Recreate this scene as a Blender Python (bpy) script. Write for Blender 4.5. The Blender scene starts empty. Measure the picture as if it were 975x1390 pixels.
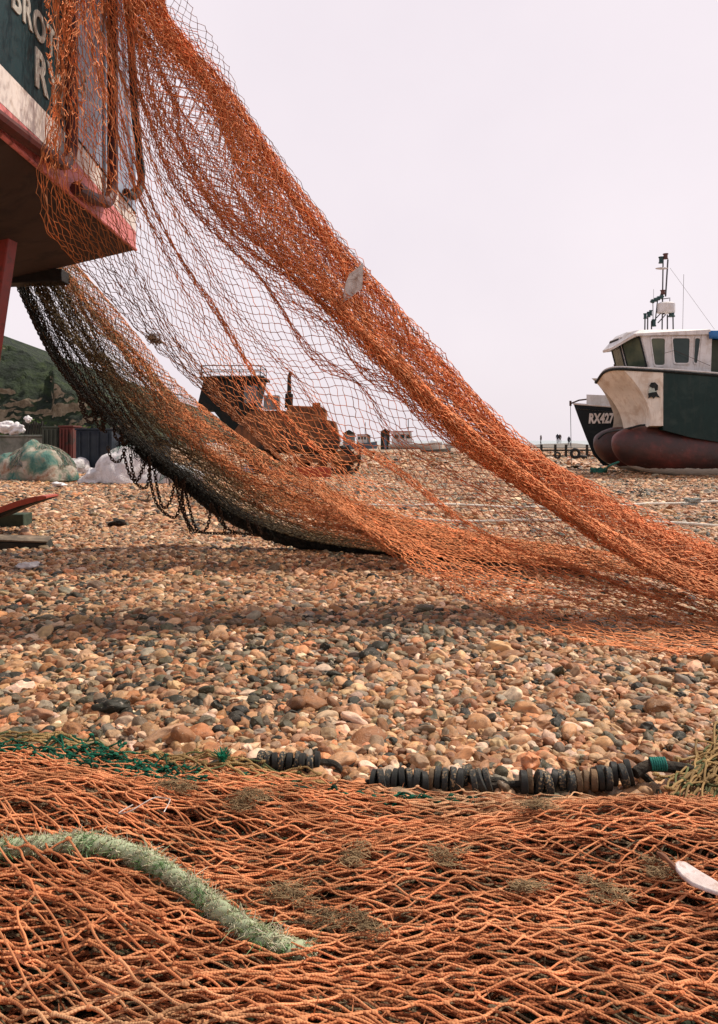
import bpy, math, random
import numpy as np
from mathutils import Vector, Matrix
rng = np.random.default_rng(7); random.seed(7)
S = bpy.context.scene; COL = S.collection
F, CX, HY, CH = 1048.0, 487.5, 598.0, 1.0
def W(px, py, Y): return np.array([(px-CX)/F*Y, Y, CH+(HY-py)/F*Y])
def WG(px, py, z=0.0):                       # point of the ground (height z) seen at that place
    return W(px, py, (CH-z)*F/(py-HY))
def lerp(a, b, t): return a+(b-a)*t
def sm(x, a, b):
    t = np.clip((x-a)/(b-a), 0, 1); return t*t*(3-2*t)

# ---------------------------------------------------------------- materials
def nodes(m):
    m.use_nodes = True; nt = m.node_tree; nt.nodes.clear()
    out = nt.nodes.new('ShaderNodeOutputMaterial'); b = nt.nodes.new('ShaderNodeBsdfPrincipled')
    nt.links.new(b.outputs[0], out.inputs[0]); return nt, b
def ramp(nt, src, stops, interp='LINEAR'):
    r = nt.nodes.new('ShaderNodeValToRGB'); r.color_ramp.interpolation = interp
    e = r.color_ramp.elements
    while len(e) < len(stops): e.new(0.5)
    for i, (p, c) in enumerate(stops):
        e[i].position = p; e[i].color = (*c, 1) if len(c) == 3 else c
    nt.links.new(src, r.inputs[0]); return r.outputs[0]
def noise(nt, scale, detail=4, vec=None, rough=.55, dist=0):
    n = nt.nodes.new('ShaderNodeTexNoise'); n.inputs['Scale'].default_value = scale
    n.inputs['Detail'].default_value = detail; n.inputs['Roughness'].default_value = rough; n.inputs['Distortion'].default_value = dist
    if vec is None:
        t = nt.nodes.new('ShaderNodeTexCoord'); vec = t.outputs['Object']
    nt.links.new(vec, n.inputs['Vector']); return n.outputs['Fac']
def mixc(nt, fac, a, b, mode='MIX'):
    m = nt.nodes.new('ShaderNodeMix'); m.data_type = 'RGBA'; m.blend_type = mode
    for v, s in ((fac, m.inputs[0]), (a, m.inputs[6]), (b, m.inputs[7])):
        if hasattr(v, 'links'): nt.links.new(v, s)
        elif isinstance(v, (int, float)): s.default_value = v
        else: s.default_value = (*v, 1)
    return m.outputs[2]
def bump(nt, b, h, strength, dist):
    bp = nt.nodes.new('ShaderNodeBump'); bp.inputs['Strength'].default_value = strength; bp.inputs['Distance'].default_value = dist
    nt.links.new(h, bp.inputs['Height']); nt.links.new(bp.outputs[0], b.inputs['Normal'])
def mat(name, c, c2=None, scale=3, rough=.6, bmp=.3, bscale=40, bdist=.01, metal=0, stain=None, stain_amt=.5, stain_scale=6, spec=.4, streak=None):
    m = bpy.data.materials.new(name); nt, b = nodes(m)
    c2 = c2 or tuple(x*.7 for x in c)
    col = ramp(nt, noise(nt, scale, 6), [(.35, c), (.65, c2)])
    if stain:
        f = ramp(nt, noise(nt, stain_scale, 8, dist=.6, rough=.65), [(.5, (0,0,0)), (.5+.25*(1.2-stain_amt), (1,1,1))])
        col = mixc(nt, f, col, stain)
    if streak:
        t = nt.nodes.new('ShaderNodeTexCoord'); mp = nt.nodes.new('ShaderNodeMapping'); mp.inputs['Scale'].default_value = (6, 6, .55); nt.links.new(t.outputs['Object'], mp.inputs[0])
        f = ramp(nt, noise(nt, 1.6, 7, mp.outputs[0], .7), [(.52, (0,0,0)), (.75, (.75,.75,.75))]); col = mixc(nt, f, col, streak)
    nt.links.new(col, b.inputs['Base Color'])
    b.inputs['Roughness'].default_value = rough; b.inputs['Metallic'].default_value = metal
    b.inputs['Specular IOR Level'].default_value = min(spec, .15+max(c)*.8)
    if bmp: bump(nt, b, noise(nt, bscale, 5), bmp, bdist)
    return m
def thread_mat(name, twist=0, rough=.75, var=.25):
    m = bpy.data.materials.new(name); nt, b = nodes(m)
    a = nt.nodes.new('ShaderNodeAttribute'); a.attribute_name = 'Col'
    f = noise(nt, 9, 5)
    dirt = ramp(nt, f, [(.35, (1-var, 1-var*1.1, 1-var*1.2)), (.6, (1.0, 1.0, 1.0)), (.75, (1.0, 1.0, 1.0))])
    nt.links.new(mixc(nt, 1.0, a.outputs['Color'], dirt, 'MULTIPLY'), b.inputs['Base Color'])
    b.inputs['Roughness'].default_value = rough; b.inputs['Specular IOR Level'].default_value = .25
    tl = nt.nodes.new('ShaderNodeBsdfTranslucent'); nt.links.new(b.inputs['Base Color'].links[0].from_socket, tl.inputs[0]); mx = nt.nodes.new('ShaderNodeMixShader'); mx.inputs[0].default_value = .22
    nt.links.new(b.outputs[0], mx.inputs[1]); nt.links.new(tl.outputs[0], mx.inputs[2]); nt.links.new(mx.outputs[0], [n_ for n_ in nt.nodes if n_.type == 'OUTPUT_MATERIAL'][0].inputs[0])
    if twist:
        uv = nt.nodes.new('ShaderNodeUVMap'); sp = nt.nodes.new('ShaderNodeSeparateXYZ'); nt.links.new(uv.outputs[0], sp.inputs[0])
        m1 = nt.nodes.new('ShaderNodeMath'); m1.operation = 'MULTIPLY_ADD'; nt.links.new(sp.outputs[0], m1.inputs[0]); m1.inputs[1].default_value = twist
        nt.links.new(sp.outputs[1], m1.inputs[2])
        m2 = nt.nodes.new('ShaderNodeMath'); m2.operation = 'MULTIPLY'; nt.links.new(m1.outputs[0], m2.inputs[0]); m2.inputs[1].default_value = 2*math.pi
        m3 = nt.nodes.new('ShaderNodeMath'); m3.operation = 'SINE'; nt.links.new(m2.outputs[0], m3.inputs[0])
        bump(nt, b, m3.outputs[0], .5, .0005)
    return m
M = {}
M['net'] = thread_mat('net_twine'); M['twine'] = thread_mat('braided_twine', twist=190, var=.4)
M['fibre'] = thread_mat('rope_fibre', var=.15)
M['chain'] = mat('rusty_chain', (.03,.022,.018), (.09,.05,.03), 30, .75, metal=.3)
M['black_rope'] = mat('tarred_rope', (.018,.018,.016), (.05,.04,.03), 20, .9, bmp=.8, bscale=60, bdist=.02)

# ---------------------------------------------------------------- objects
def props(o, label=None, cat=None, group=None, kind=None):
    if label: o['label'] = label
    if cat: o['category'] = cat
    if group: o['group'] = group
    if kind: o['kind'] = kind
    return o
def thing(name, label, cat, base=(0,0,0), group=None, rz=0):
    o = bpy.data.objects.new(name, None); o.empty_display_size = .2; COL.objects.link(o)
    o.location = base; o.rotation_euler = (0, 0, rz)
    return props(o, label, cat, group)
def link(name, me, parent=None, world=True, label=None):
    """link a mesh as an object; world=True: its vertices are world coordinates"""
    o = bpy.data.objects.new(name, me); COL.objects.link(o)
    if parent is not None:
        o.parent = parent
        if world:
            r = parent
            tot = Vector((0,0,0))
            while r is not None: tot += r.location; r = r.parent
            o.location = -tot
    if label: o['label'] = label
    return o
def copy_tree(o, parent=None):
    c = o.copy(); COL.objects.link(c)
    if parent: c.parent = parent
    for ch in list(o.children): copy_tree(ch, c)
    return c

class MB:
    def __init__(s): s.v = []; s.f = []; s.m = []; s.n = 0
    def add(s, verts, faces, mi=0):
        s.v.extend([tuple(map(float, p)) for p in verts])
        s.f.extend([tuple(i+s.n for i in f) for f in faces]); s.m.extend([mi]*len(faces)); s.n = len(s.v)
    def box(s, c, size, rot=None, mi=0, taper=1.0):
        c = Vector(c); h = Vector(size)/2; R = rot or Matrix.Identity(3)
        vs = []
        for z in (-1, 1):
            k = taper if z > 0 else 1
            for x, y in ((-1,-1), (1,-1), (1,1), (-1,1)): vs.append(c + R @ Vector((x*h.x*k, y*h.y*k, z*h.z)))
        s.add(vs, [(3,2,1,0), (4,5,6,7), (0,1,5,4), (1,2,6,5), (2,3,7,6), (3,0,4,7)], mi)
    def hexa(s, p, mi=0):          # 8 corners: bottom ring 4, top ring 4
        s.add(p, [(3,2,1,0), (4,5,6,7), (0,1,5,4), (1,2,6,5), (2,3,7,6), (3,0,4,7)], mi)
    def prism(s, poly, d, mi=0):   # poly: 3D points, extruded by vector d
        n = len(poly); d = Vector(d); P = [Vector(p) for p in poly]; Q = [p+d for p in P]
        s.add(P+Q, [tuple(range(n))[::-1], tuple(range(n, 2*n))] + [(i, (i+1) % n, n+(i+1) % n, n+i) for i in range(n)], mi)
    def tube(s, pts, r, sides=8, mi=0, cap=True, flat=1.0):
        P = [Vector(p) for p in pts]; n = len(P); rr = r if hasattr(r, '__len__') else [r]*n
        vs = []; up = None
        for i in range(n):
            t = (P[min(i+1, n-1)]-P[max(i-1, 0)]).normalized()
            if up is None: up = Vector((0,0,1)) if abs(t.z) < .9 else Vector((1,0,0))
            a = t.cross(up).normalized(); b = a.cross(t).normalized(); up = b
            for k in range(sides):
                q = 2*math.pi*k/sides; vs.append(P[i]+(a*math.cos(q)+b*math.sin(q)*flat)*rr[i])
        fs = [(i*sides+k, i*sides+(k+1) % sides, (i+1)*sides+(k+1) % sides, (i+1)*sides+k) for i in range(n-1) for k in range(sides)]
        if cap: fs += [tuple(range(sides))[::-1], tuple((n-1)*sides+k for k in range(sides))]
        s.add(vs, fs, mi)
    def grid(s, G, mi=0, closed=False, flip=False):
        G = np.asarray(G); a, b = G.shape[:2]
        fs = []
        for i in range(a-1):
            for j in range(b if closed else b-1):
                q = (i*b+j, i*b+(j+1) % b, (i+1)*b+(j+1) % b, (i+1)*b+j)
                fs.append(q[::-1] if flip else q)
        s.add(G.reshape(-1, 3), fs, mi)
    def blob(s, c, r, seed=0, amp=.2, n=14, mi=0, squash_bottom=True, zmin=None, freq=3.0):
        R = np.random.default_rng(seed); k = R.normal(size=(5, 3))*freq; ph = R.uniform(0, 6.28, 5)
        G = np.zeros((n+1, 2*n, 3))
        for i in range(n+1):
            th = math.pi*i/n
            for j in range(2*n):
                f = math.pi*j/n
                d = np.array([math.sin(th)*math.cos(f), math.sin(th)*math.sin(f), math.cos(th)])
                w = 1+amp*sum(math.sin(k[q] @ d+ph[q]) for q in range(5))/2.2
                G[i, j] = np.array(c)+d*np.array(r)*w
        if zmin is not None: G[..., 2] = np.maximum(G[..., 2], zmin)
        s.grid(G, mi, closed=True)
    def build(s, name, mats, parent=None, smooth=True, world=True, label=None, bevel=0, angle=35):
        me = bpy.data.meshes.new(name); me.from_pydata(s.v, [], s.f)
        for m in (mats if isinstance(mats, (list, tuple)) else [mats]): me.materials.append(m)
        me.polygons.foreach_set('material_index', s.m)
        if smooth:
            me.polygons.foreach_set('use_smooth', [True]*len(s.f))
            me.set_sharp_from_angle(angle=math.radians(angle))
        me.update(); o = link(name, me, parent, world, label)
        if bevel:
            b = o.modifiers.new('bevel', 'BEVEL'); b.width = bevel; b.segments = 2; b.limit_method = 'ANGLE'
        return o

# --- fast tube networks: P [K,n,3], radius (scalar / [n] / [K,n]), colours [K,3]
def tubes(P, r, sides, col):
    P = np.asarray(P, float); K, n = P.shape[:2]
    T = np.empty_like(P); T[:, 1:-1] = P[:, 2:]-P[:, :-2]; T[:, 0] = P[:, 1]-P[:, 0]; T[:, -1] = P[:, -1]-P[:, -2]
    T /= np.linalg.norm(T, axis=2, keepdims=True)+1e-9
    ref = np.zeros_like(T); ref[..., 2] = 1; bad = np.abs(T[..., 2]) > .95; bad = np.repeat(bad.any(axis=1)[:, None], n, 1); ref[bad] = (0.3, 1, 0)
    A = np.cross(T, ref); A /= np.linalg.norm(A, axis=2, keepdims=True)+1e-9
    B = np.cross(A, T)
    r = np.broadcast_to(np.asarray(r, float), (K, n)) if np.ndim(r) != 1 or len(np.atleast_1d(r)) == n else np.repeat(np.asarray(r)[:, None], n, 1)
    q = 2*np.pi*np.arange(sides+1)/sides
    V = P[:, :, None]+r[:, :, None, None]*(A[:, :, None]*np.cos(q)[:, None]+B[:, :, None]*np.sin(q)[:, None])
    L = np.concatenate([np.zeros((K, 1)), np.cumsum(np.linalg.norm(np.diff(P, axis=1), axis=2), 1)], 1)
    UV = np.stack([np.repeat(L[:, :, None], sides+1, 2), np.broadcast_to(np.arange(sides+1)/sides, (K, n, sides+1))], -1)
    idx = np.arange(K*n*(sides+1)).reshape(K, n, sides+1)
    Fq = np.stack([idx[:, :-1, :-1], idx[:, :-1, 1:], idx[:, 1:, 1:], idx[:, 1:, :-1]], -1).reshape(-1, 4)
    C = np.broadcast_to(np.asarray(col, float)[:, None, None], (K, n, sides+1, 3)) if np.ndim(col) == 2 else np.broadcast_to(np.asarray(col, float), (K, n, sides+1, 3))
    return V.reshape(-1, 3), Fq, UV.reshape(-1, 2), C.reshape(-1, 3)
def qmesh(name, parts, material, parent=None, label=None):
    off = 0; Vs, Fs, Us, Cs = [], [], [], []
    for V, Q, U, C in parts:
        Vs.append(V); Fs.append(Q+off); Us.append(U); Cs.append(C); off += len(V)
    V = np.concatenate(Vs); Q = np.concatenate(Fs); U = np.concatenate(Us); C = np.concatenate(Cs)
    me = bpy.data.meshes.new(name)
    me.vertices.add(len(V)); me.vertices.foreach_set('co', V.astype(np.float32).ravel())
    me.loops.add(Q.size); me.loops.foreach_set('vertex_index', Q.astype(np.int32).ravel())
    me.polygons.add(len(Q)); me.polygons.foreach_set('loop_start', np.arange(0, Q.size, 4, dtype=np.int32))
    me.update(calc_edges=True)
    me.polygons.foreach_set('use_smooth', np.ones(len(Q), bool))
    uv = me.uv_layers.new(name='UVMap'); uv.data.foreach_set('uv', U[Q.ravel()].astype(np.float32).ravel())
    ca = me.color_attributes.new('Col', 'FLOAT_COLOR', 'POINT')
    ca.data.foreach_set('color', np.concatenate([C, np.ones((len(C), 1))], 1).astype(np.float32).ravel())
    me.materials.append(material); me.validate()
    return link(name, me, parent, True, label)
def catmull(P, t):
    """P [m,...], t float array -> interpolated"""
    P = np.asarray(P, float); m = len(P); i = np.clip(np.floor(t).astype(int), 0, m-2); f = t-i
    f = f.reshape(f.shape+(1,)*(P.ndim-1)) if np.ndim(f) else f
    g = lambda k: P[np.clip(k, 0, m-1)]
    p0, p1, p2, p3 = g(i-1), g(i), g(i+1), g(i+2)
    return .5*((2*p1)+(-p0+p2)*f+(2*p0-5*p1+4*p2-p3)*f*f+(-p0+3*p1-3*p2+p3)*f**3)
def resample(pts, n):
    P = catmull(np.array(pts), np.linspace(0, len(pts)-1, 400))
    L = np.concatenate([[0], np.cumsum(np.linalg.norm(np.diff(P, axis=0), axis=1))]); t = np.linspace(0, L[-1], n)
    return np.stack([np.interp(t, L, P[:, k]) for k in range(3)], 1)
def ground_h(x, y):
    x = np.asarray(x, float); y = np.asarray(y, float)
    return -.06*sm(y, 11, 19)+.018*np.sin(.9*x+.5*y+1)+.014*np.sin(1.7*x-1.1*y)+.010*np.sin(2.9*y+.6*x+2)+.008*np.sin(4.3*x+1.3*y)
# ---------------------------------------------------------------- camera, sky, sun
S.view_settings.view_transform = 'Standard'; S.view_settings.look = 'None'; S.view_settings.exposure = 0; S.view_settings.gamma = 1
S.view_settings.use_curve_mapping = False
cam = bpy.data.cameras.new('camera'); co = bpy.data.objects.new('camera', cam); COL.objects.link(co); S.camera = co
co.location = (0, 0, CH); co.rotation_euler = (math.pi/2, 0, 0)
cam.sensor_fit = 'VERTICAL'; cam.sensor_height = 36; cam.lens = F/1390*36; cam.shift_y = -(695-HY)/1390
cam.clip_start = .05; cam.clip_end = 20000
sd = Vector((.50, .34, .80)).normalized()
w = bpy.data.worlds.new('World'); S.world = w; w.use_nodes = True; nt = w.node_tree; nt.nodes.clear()
wo = nt.nodes.new('ShaderNodeOutputWorld'); bg = nt.nodes.new('ShaderNodeBackground'); nt.links.new(bg.outputs[0], wo.inputs[0])
sky = nt.nodes.new('ShaderNodeTexSky'); sky.sky_type = 'NISHITA'; sky.sun_disc = False
sky.sun_elevation = math.asin(sd.z); sky.sun_rotation = math.atan2(sd.x, sd.y); sky.dust_density = 4
tc = nt.nodes.new('ShaderNodeTexCoord'); sp = nt.nodes.new('ShaderNodeSeparateXYZ'); nt.links.new(tc.outputs['Generated'], sp.inputs[0])
cl = ramp(nt, sp.outputs[2], [(0.0, (9.4, 8.55, 8.9)), (.12, (9.9, 9.0, 9.4)), (.5, (9.5, 8.6, 9.1)), (.72, (5.0, 4.7, 5.2)), (1, (3.6, 3.5, 4.0))])
nz = noise(nt, 2.2, 5, tc.outputs['Generated'])
cl2 = mixc(nt, 1.0, cl, ramp(nt, nz, [(.3, (.94,.94,.955)), (.7, (1.025,1.025,1.025))]), 'MULTIPLY')
nt.links.new(mixc(nt, .94, sky.outputs[0], cl2), bg.inputs[0]); bg.inputs[1].default_value = .1
sun = bpy.data.lights.new('sun', 'SUN'); so = bpy.data.objects.new('sun', sun); COL.objects.link(so)
sun.energy = 5.0; sun.angle = math.radians(3); sun.color = (1, .90, .78); so.location = (5, -5, 20)
so.rotation_euler = sd.to_track_quat('Z', 'Y').to_euler()

# ---------------------------------------------------------------- ground, sea, hill
def shingle_far():
    m = bpy.data.materials.new('shingle'); nt, b = nodes(m)
    t = nt.nodes.new('ShaderNodeTexCoord')
    v = nt.nodes.new('ShaderNodeTexVoronoi'); v.inputs['Scale'].default_value = 22; nt.links.new(t.outputs['Object'], v.inputs['Vector'])
    sx = nt.nodes.new('ShaderNodeSeparateXYZ'); nt.links.new(v.outputs['Color'], sx.inputs[0])
    c = ramp(nt, sx.outputs[0], [(0, (.06,.05,.04)), (.12, (.14,.09,.06)), (.3, (.36,.23,.14)), (.6, (.46,.31,.20)), (.85, (.55,.41,.30)), (1, (.65,.55,.45))])
    big = ramp(nt, noise(nt, .5, 7, t.outputs['Object']), [(.35, (.78,.75,.70)), (.65, (1.0,.97,.92))])
    c = mixc(nt, 1.0, c, big, 'MULTIPLY')
    nt.links.new(c, b.inputs['Base Color']); b.inputs['Roughness'].default_value = .75
    h = ramp(nt, v.outputs['Distance'], [(0, (1,1,1)), (.6, (0,0,0))]); bump(nt, b, h, 1.0, .03)
    return m
xs = np.concatenate([np.linspace(-400, -40, 10), np.linspace(-38, 38, 120), np.linspace(40, 400, 10)])
ys = np.concatenate([np.linspace(-30, -3, 6), np.linspace(-2, 45, 110), np.linspace(50, 210, 12)])
X, Y = np.meshgrid(xs, ys, indexing='ij')
Z = ground_h(X, Y)-.022+np.where(Y > 200, -1.6, 0)
mb = MB(); mb.grid(np.stack([X, Y, Z], -1), flip=False)
g = mb.build('shingle_beach', shingle_far()); props(g, kind='structure')
mb = MB(); mb.add([(-9000,190,-1.1),(9000,190,-1.1),(9000,15000,-1.1),(-9000,15000,-1.1)], [(0,1,2,3)])
ms = mat('sea_water', (.30,.36,.37), (.36,.41,.41), .02, .35, bmp=.4, bscale=.5, bdist=.3)
props(mb.build('sea', ms, smooth=False), kind='structure')

# hill with sandstone cliff, far left
mh = bpy.data.materials.new('hill_scrub'); nt, b = nodes(mh)
tcn = nt.nodes.new('ShaderNodeTexCoord'); gm = nt.nodes.new('ShaderNodeNewGeometry'); sx = nt.nodes.new('ShaderNodeSeparateXYZ'); nt.links.new(gm.outputs['Normal'], sx.inputs[0])
gr = ramp(nt, noise(nt, .22, 9, tcn.outputs['Object'], .7), [(.34, (.002,.008,.003)), (.47, (.008,.020,.006)), (.6, (.024,.044,.010)), (.7, (.06,.08,.02))])
mp = nt.nodes.new('ShaderNodeMapping'); mp.inputs['Scale'].default_value = (.5, .5, .25); nt.links.new(tcn.outputs['Object'], mp.inputs[0])
rk = ramp(nt, noise(nt, .9, 8, mp.outputs[0], .7), [(.3, (.06,.05,.03)), (.48, (.26,.2,.13)), (.7, (.46,.38,.27))])
nzz = noise(nt, .12, 6, tcn.outputs['Object'])
ad = nt.nodes.new('ShaderNodeMath'); ad.operation = 'MULTIPLY_ADD'; nt.links.new(nzz, ad.inputs[0]); ad.inputs[1].default_value = .3; nt.links.new(sx.outputs[2], ad.inputs[2])
fac = ramp(nt, ad.outputs[0], [(.44, (1,1,1)), (.52, (0,0,0))])
nt.links.new(mixc(nt, fac, gr, rk), b.inputs['Base Color']); b.inputs['Roughness'].default_value = .9
bump(nt, b, noise(nt, 1.2, 8, tcn.outputs['Object'], .7), 1.0, 1.2)
nx, ny = 200, 90
hx = np.linspace(-150, -44, nx); hv = np.linspace(0, 1, ny)
G = np.zeros((nx, ny, 3)); R = np.random.default_rng(3)
prof_px = [-260, -60, 8, 31, 49, 72, 95, 120, 150, 185, 215]; prof_py = [380, 425, 459, 469, 481, 487, 503, 522, 545, 575, 597]
k = R.normal(size=(60, 2)); ph = R.uniform(0, 6.28, 60)
def fbm(a, c, s):
    o = 0
    for q in range(60): o = o+np.sin((k[q,0]*a+k[q,1]*c)*s*(1.08**q)+ph[q])/(1.08**q)
    return o/6
for i, x in enumerate(hx):
    px = CX+x/200*F; top = (HY-np.interp(px, prof_px, prof_py))/F*200
    t = hv
    # scrub slope, then cliff, then turf top
    zz = top*np.interp(t, [0, .30, .38, .62, .72, 1], [0, .16, .24, *( (.50, .74) if px < 70 else (.72, .86) ), 1.0])
    yy = 170+np.interp(t, [0, .30, .38, .62, .72, 1], [0, 16, 17.5, 20.5, 26, 34])
    xx = x*yy/200
    n_ = fbm(xx*.25, zz*.35+yy*.1, 1.0)
    G[i, :, 0] = xx; G[i, :, 1] = yy+1.3*n_*(t > 0)+fbm(xx*1.1, zz*1.2, 1)*.5; G[i, :, 2] = zz+(.7*fbm(xx*.9, yy*.9, 1.)+.35*fbm(xx*3.1, yy*3.3+5, 1.))*np.minimum(1, top/4)*(t > .02)-.3*(t < .02)
back = G[:, -1:].copy(); back[..., 1] += 200; back[..., 2] *= .8
G = np.concatenate([G, back], 1)
mb = MB(); mb.grid(G, flip=False); h = mb.build('hill', mh, angle=180); props(h, kind='structure')

# ---------------------------------------------------------------- loose pebbles (nobody could count them)
def pebble_nodes(n_proto=9):
    ng = bpy.data.node_groups.new('pebble_scatter', 'GeometryNodeTree')
    ng.interface.new_socket('Geometry', in_out='INPUT', socket_type='NodeSocketGeometry')
    ng.interface.new_socket('Geometry', in_out='OUTPUT', socket_type='NodeSocketGeometry')
    N = ng.nodes; L = ng.links
    gi = N.new('NodeGroupInput'); go = N.new('NodeGroupOutput'); j = N.new('GeometryNodeGeometryToInstance')
    for q in range(n_proto):
        ico = N.new('GeometryNodeMeshIcoSphere'); ico.inputs['Radius'].default_value = .5; ico.inputs['Subdivisions'].default_value = 4
        sp = N.new('GeometryNodeSetPosition'); nz = N.new('ShaderNodeTexNoise'); nz.noise_dimensions = '4D'
        nz.inputs['Scale'].default_value = 1.3+.25*(q % 3); nz.inputs['W'].default_value = q*3.7; nz.inputs['Detail'].default_value = 1.2
        sb = N.new('ShaderNodeVectorMath'); sb.operation = 'SUBTRACT'; sb.inputs[1].default_value = (.5, .5, .5)
        sc = N.new('ShaderNodeVectorMath'); sc.operation = 'SCALE'; sc.inputs['Scale'].default_value = .42+.12*(q % 4)
        L.new(nz.outputs['Color'], sb.inputs[0]); L.new(sb.outputs[0], sc.inputs[0]); L.new(sc.outputs[0], sp.inputs['Offset'])
        L.new(ico.outputs['Mesh'], sp.inputs['Geometry'])
        ss = N.new('GeometryNodeSetShadeSmooth'); L.new(sp.outputs[0], ss.inputs['Geometry'])
        mm = N.new('GeometryNodeSetMaterial'); mm.inputs['Material'].default_value = M['pebble']; L.new(ss.outputs[0], mm.inputs['Geometry'])
        L.new(mm.outputs[0], j.inputs[0])
    ip = N.new('GeometryNodeInstanceOnPoints'); ip.inputs['Pick Instance'].default_value = True
    L.new(gi.outputs[0], ip.inputs['Points']); L.new(j.outputs[0], ip.inputs['Instance'])
    a1 = N.new('GeometryNodeInputNamedAttribute'); a1.data_type = 'FLOAT_VECTOR'; a1.inputs['Name'].default_value = 'rot'
    a2 = N.new('GeometryNodeInputNamedAttribute'); a2.data_type = 'FLOAT_VECTOR'; a2.inputs['Name'].default_value = 'siz'
    a3 = N.new('GeometryNodeInputNamedAttribute'); a3.data_type = 'INT'; a3.inputs['Name'].default_value = 'proto'
    er = N.new('FunctionNodeEulerToRotation'); L.new(a1.outputs['Attribute'], er.inputs[0]); L.new(er.outputs[0], ip.inputs['Rotation'])
    L.new(a2.outputs['Attribute'], ip.inputs['Scale']); L.new(a3.outputs['Attribute'], ip.inputs['Instance Index'])
    L.new(ip.outputs[0], go.inputs[0]); return ng
mp_ = bpy.data.materials.new('pebble'); nt, b = nodes(mp_)
a = nt.nodes.new('ShaderNodeAttribute'); a.attribute_name = 'pcol'; a.attribute_type = 'INSTANCER'
tcn = nt.nodes.new('ShaderNodeTexCoord'); oi = nt.nodes.new('ShaderNodeObjectInfo')
va = nt.nodes.new('ShaderNodeVectorMath'); va.operation = 'MULTIPLY_ADD'; nt.links.new(tcn.outputs['Object'], va.inputs[0]); va.inputs[1].default_value = (1,1,1)
cb = nt.nodes.new('ShaderNodeCombineXYZ'); ml = nt.nodes.new('ShaderNodeMath'); ml.operation = 'MULTIPLY'; nt.links.new(oi.outputs['Random'], ml.inputs[0]); ml.inputs[1].default_value = 50
nt.links.new(ml.outputs[0], cb.inputs[0]); nt.links.new(cb.outputs[0], va.inputs[2])
f1 = ramp(nt, noise(nt, 3.5, 6, va.outputs[0], .6), [(.32, (.62,.6,.6)), (.5, (1,1,1)), (.7, (1.25,1.2,1.15))])
c = mixc(nt, 1.0, a.outputs['Color'], f1, 'MULTIPLY')
f2 = ramp(nt, noise(nt, 9, 3, va.outputs[0]), [(.63, (0,0,0)), (.68, (1,1,1))])
c = mixc(nt, mixc(nt, .5, (0,0,0), f2), c, (.5,.42,.34))
nt.links.new(c, b.inputs['Base Color']); b.inputs['Roughness'].default_value = .5; b.inputs['Specular IOR Level'].default_value = .22
bump(nt, b, noise(nt, 22, 4, va.outputs[0]), .25, .03)
M['pebble'] = mp_
def pebbles(name, y0, y1, sp_, mean, seed):
    R = np.random.default_rng(seed)
    xm = .56*y1+.9
    nx = int(2*xm/sp_); ny = int((y1-y0)/sp_)
    X, Y = np.meshgrid(np.linspace(-xm, xm, nx), np.linspace(y0, y1, ny)); X = X.ravel(); Y = Y.ravel()
    X = X+R.uniform(-.5, .5, len(X))*sp_; Y = Y+R.uniform(-.5, .5, len(Y))*sp_
    k_ = np.abs(X) < .56*Y+.9; X, Y = X[k_], Y[k_]; n = len(X)
    s = mean*np.exp(R.normal(0, .42, n)); s = np.clip(s, mean*.45, mean*2.3)
    big = R.random(n) < .035; s[big] *= 1.65
    sz = np.stack([s*R.uniform(.95, 1.45, n), s*R.uniform(.75, 1.05, n), s*R.uniform(.45, .8, n)*(1 if y0 < 20 else .5)], 1)
    Z = ground_h(X, Y)+R.uniform(-.012, .012, n)*min(1.6, mean/.04)+.1*s*(1 if y0 < 20 else 0)
    rot = np.stack([R.normal(0, .35, n), R.normal(0, .35, n), R.uniform(0, 6.28, n)], 1)
    pal = np.array([(.42,.265,.15), (.33,.165,.08), (.50,.345,.215), (.62,.50,.38), (.22,.115,.06), (.16,.13,.09), (.075,.075,.05), (.028,.03,.024), (.25,.235,.19), (.45,.22,.11), (.34,.25,.155)])
    pr = np.array([.22, .13, .15, .08, .10, .06, .05, .045, .05, .05, .065])
    patch = np.sin(1.3*X+.9*Y)+np.sin(2.1*X-1.7*Y+2)+np.sin(3.9*X+3.1*Y)*.6+1.6*np.exp(-((Y-3.9)/.6)**2)+.6*np.exp(-(((Y-3.4)/.5)**2+((X-.3)/.7)**2))  # random patches, plus the net's shadow painted in as darker stones
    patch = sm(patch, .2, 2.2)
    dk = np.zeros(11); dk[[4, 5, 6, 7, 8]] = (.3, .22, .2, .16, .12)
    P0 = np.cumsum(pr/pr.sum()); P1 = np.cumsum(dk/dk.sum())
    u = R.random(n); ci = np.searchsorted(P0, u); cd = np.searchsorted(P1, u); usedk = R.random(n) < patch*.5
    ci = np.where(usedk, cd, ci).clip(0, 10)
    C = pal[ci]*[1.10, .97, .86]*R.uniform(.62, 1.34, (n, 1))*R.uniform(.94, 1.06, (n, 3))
    me = bpy.data.meshes.new(name); me.vertices.add(n); me.vertices.foreach_set('co', np.stack([X, Y, Z], 1).astype(np.float32).ravel())
    for nm, ty, D in (('rot', 'FLOAT_VECTOR', rot), ('siz', 'FLOAT_VECTOR', sz)):
        at = me.attributes.new(nm, ty, 'POINT'); at.data.foreach_set('vector', D.astype(np.float32).ravel())
    at = me.attributes.new('proto', 'INT', 'POINT'); at.data.foreach_set('value', R.integers(0, 9, n).astype(np.int32))
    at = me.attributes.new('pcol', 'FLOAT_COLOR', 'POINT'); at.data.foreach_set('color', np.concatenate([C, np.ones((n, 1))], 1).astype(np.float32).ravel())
    o = link(name, me); md = o.modifiers.new('scatter', 'NODES'); md.node_group = NG
    props(o, kind='stuff'); return n
NG = pebble_nodes()
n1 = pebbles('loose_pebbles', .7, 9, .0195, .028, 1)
n2 = pebbles('loose_pebbles', 9, 28, .040, .046, 2)
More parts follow.
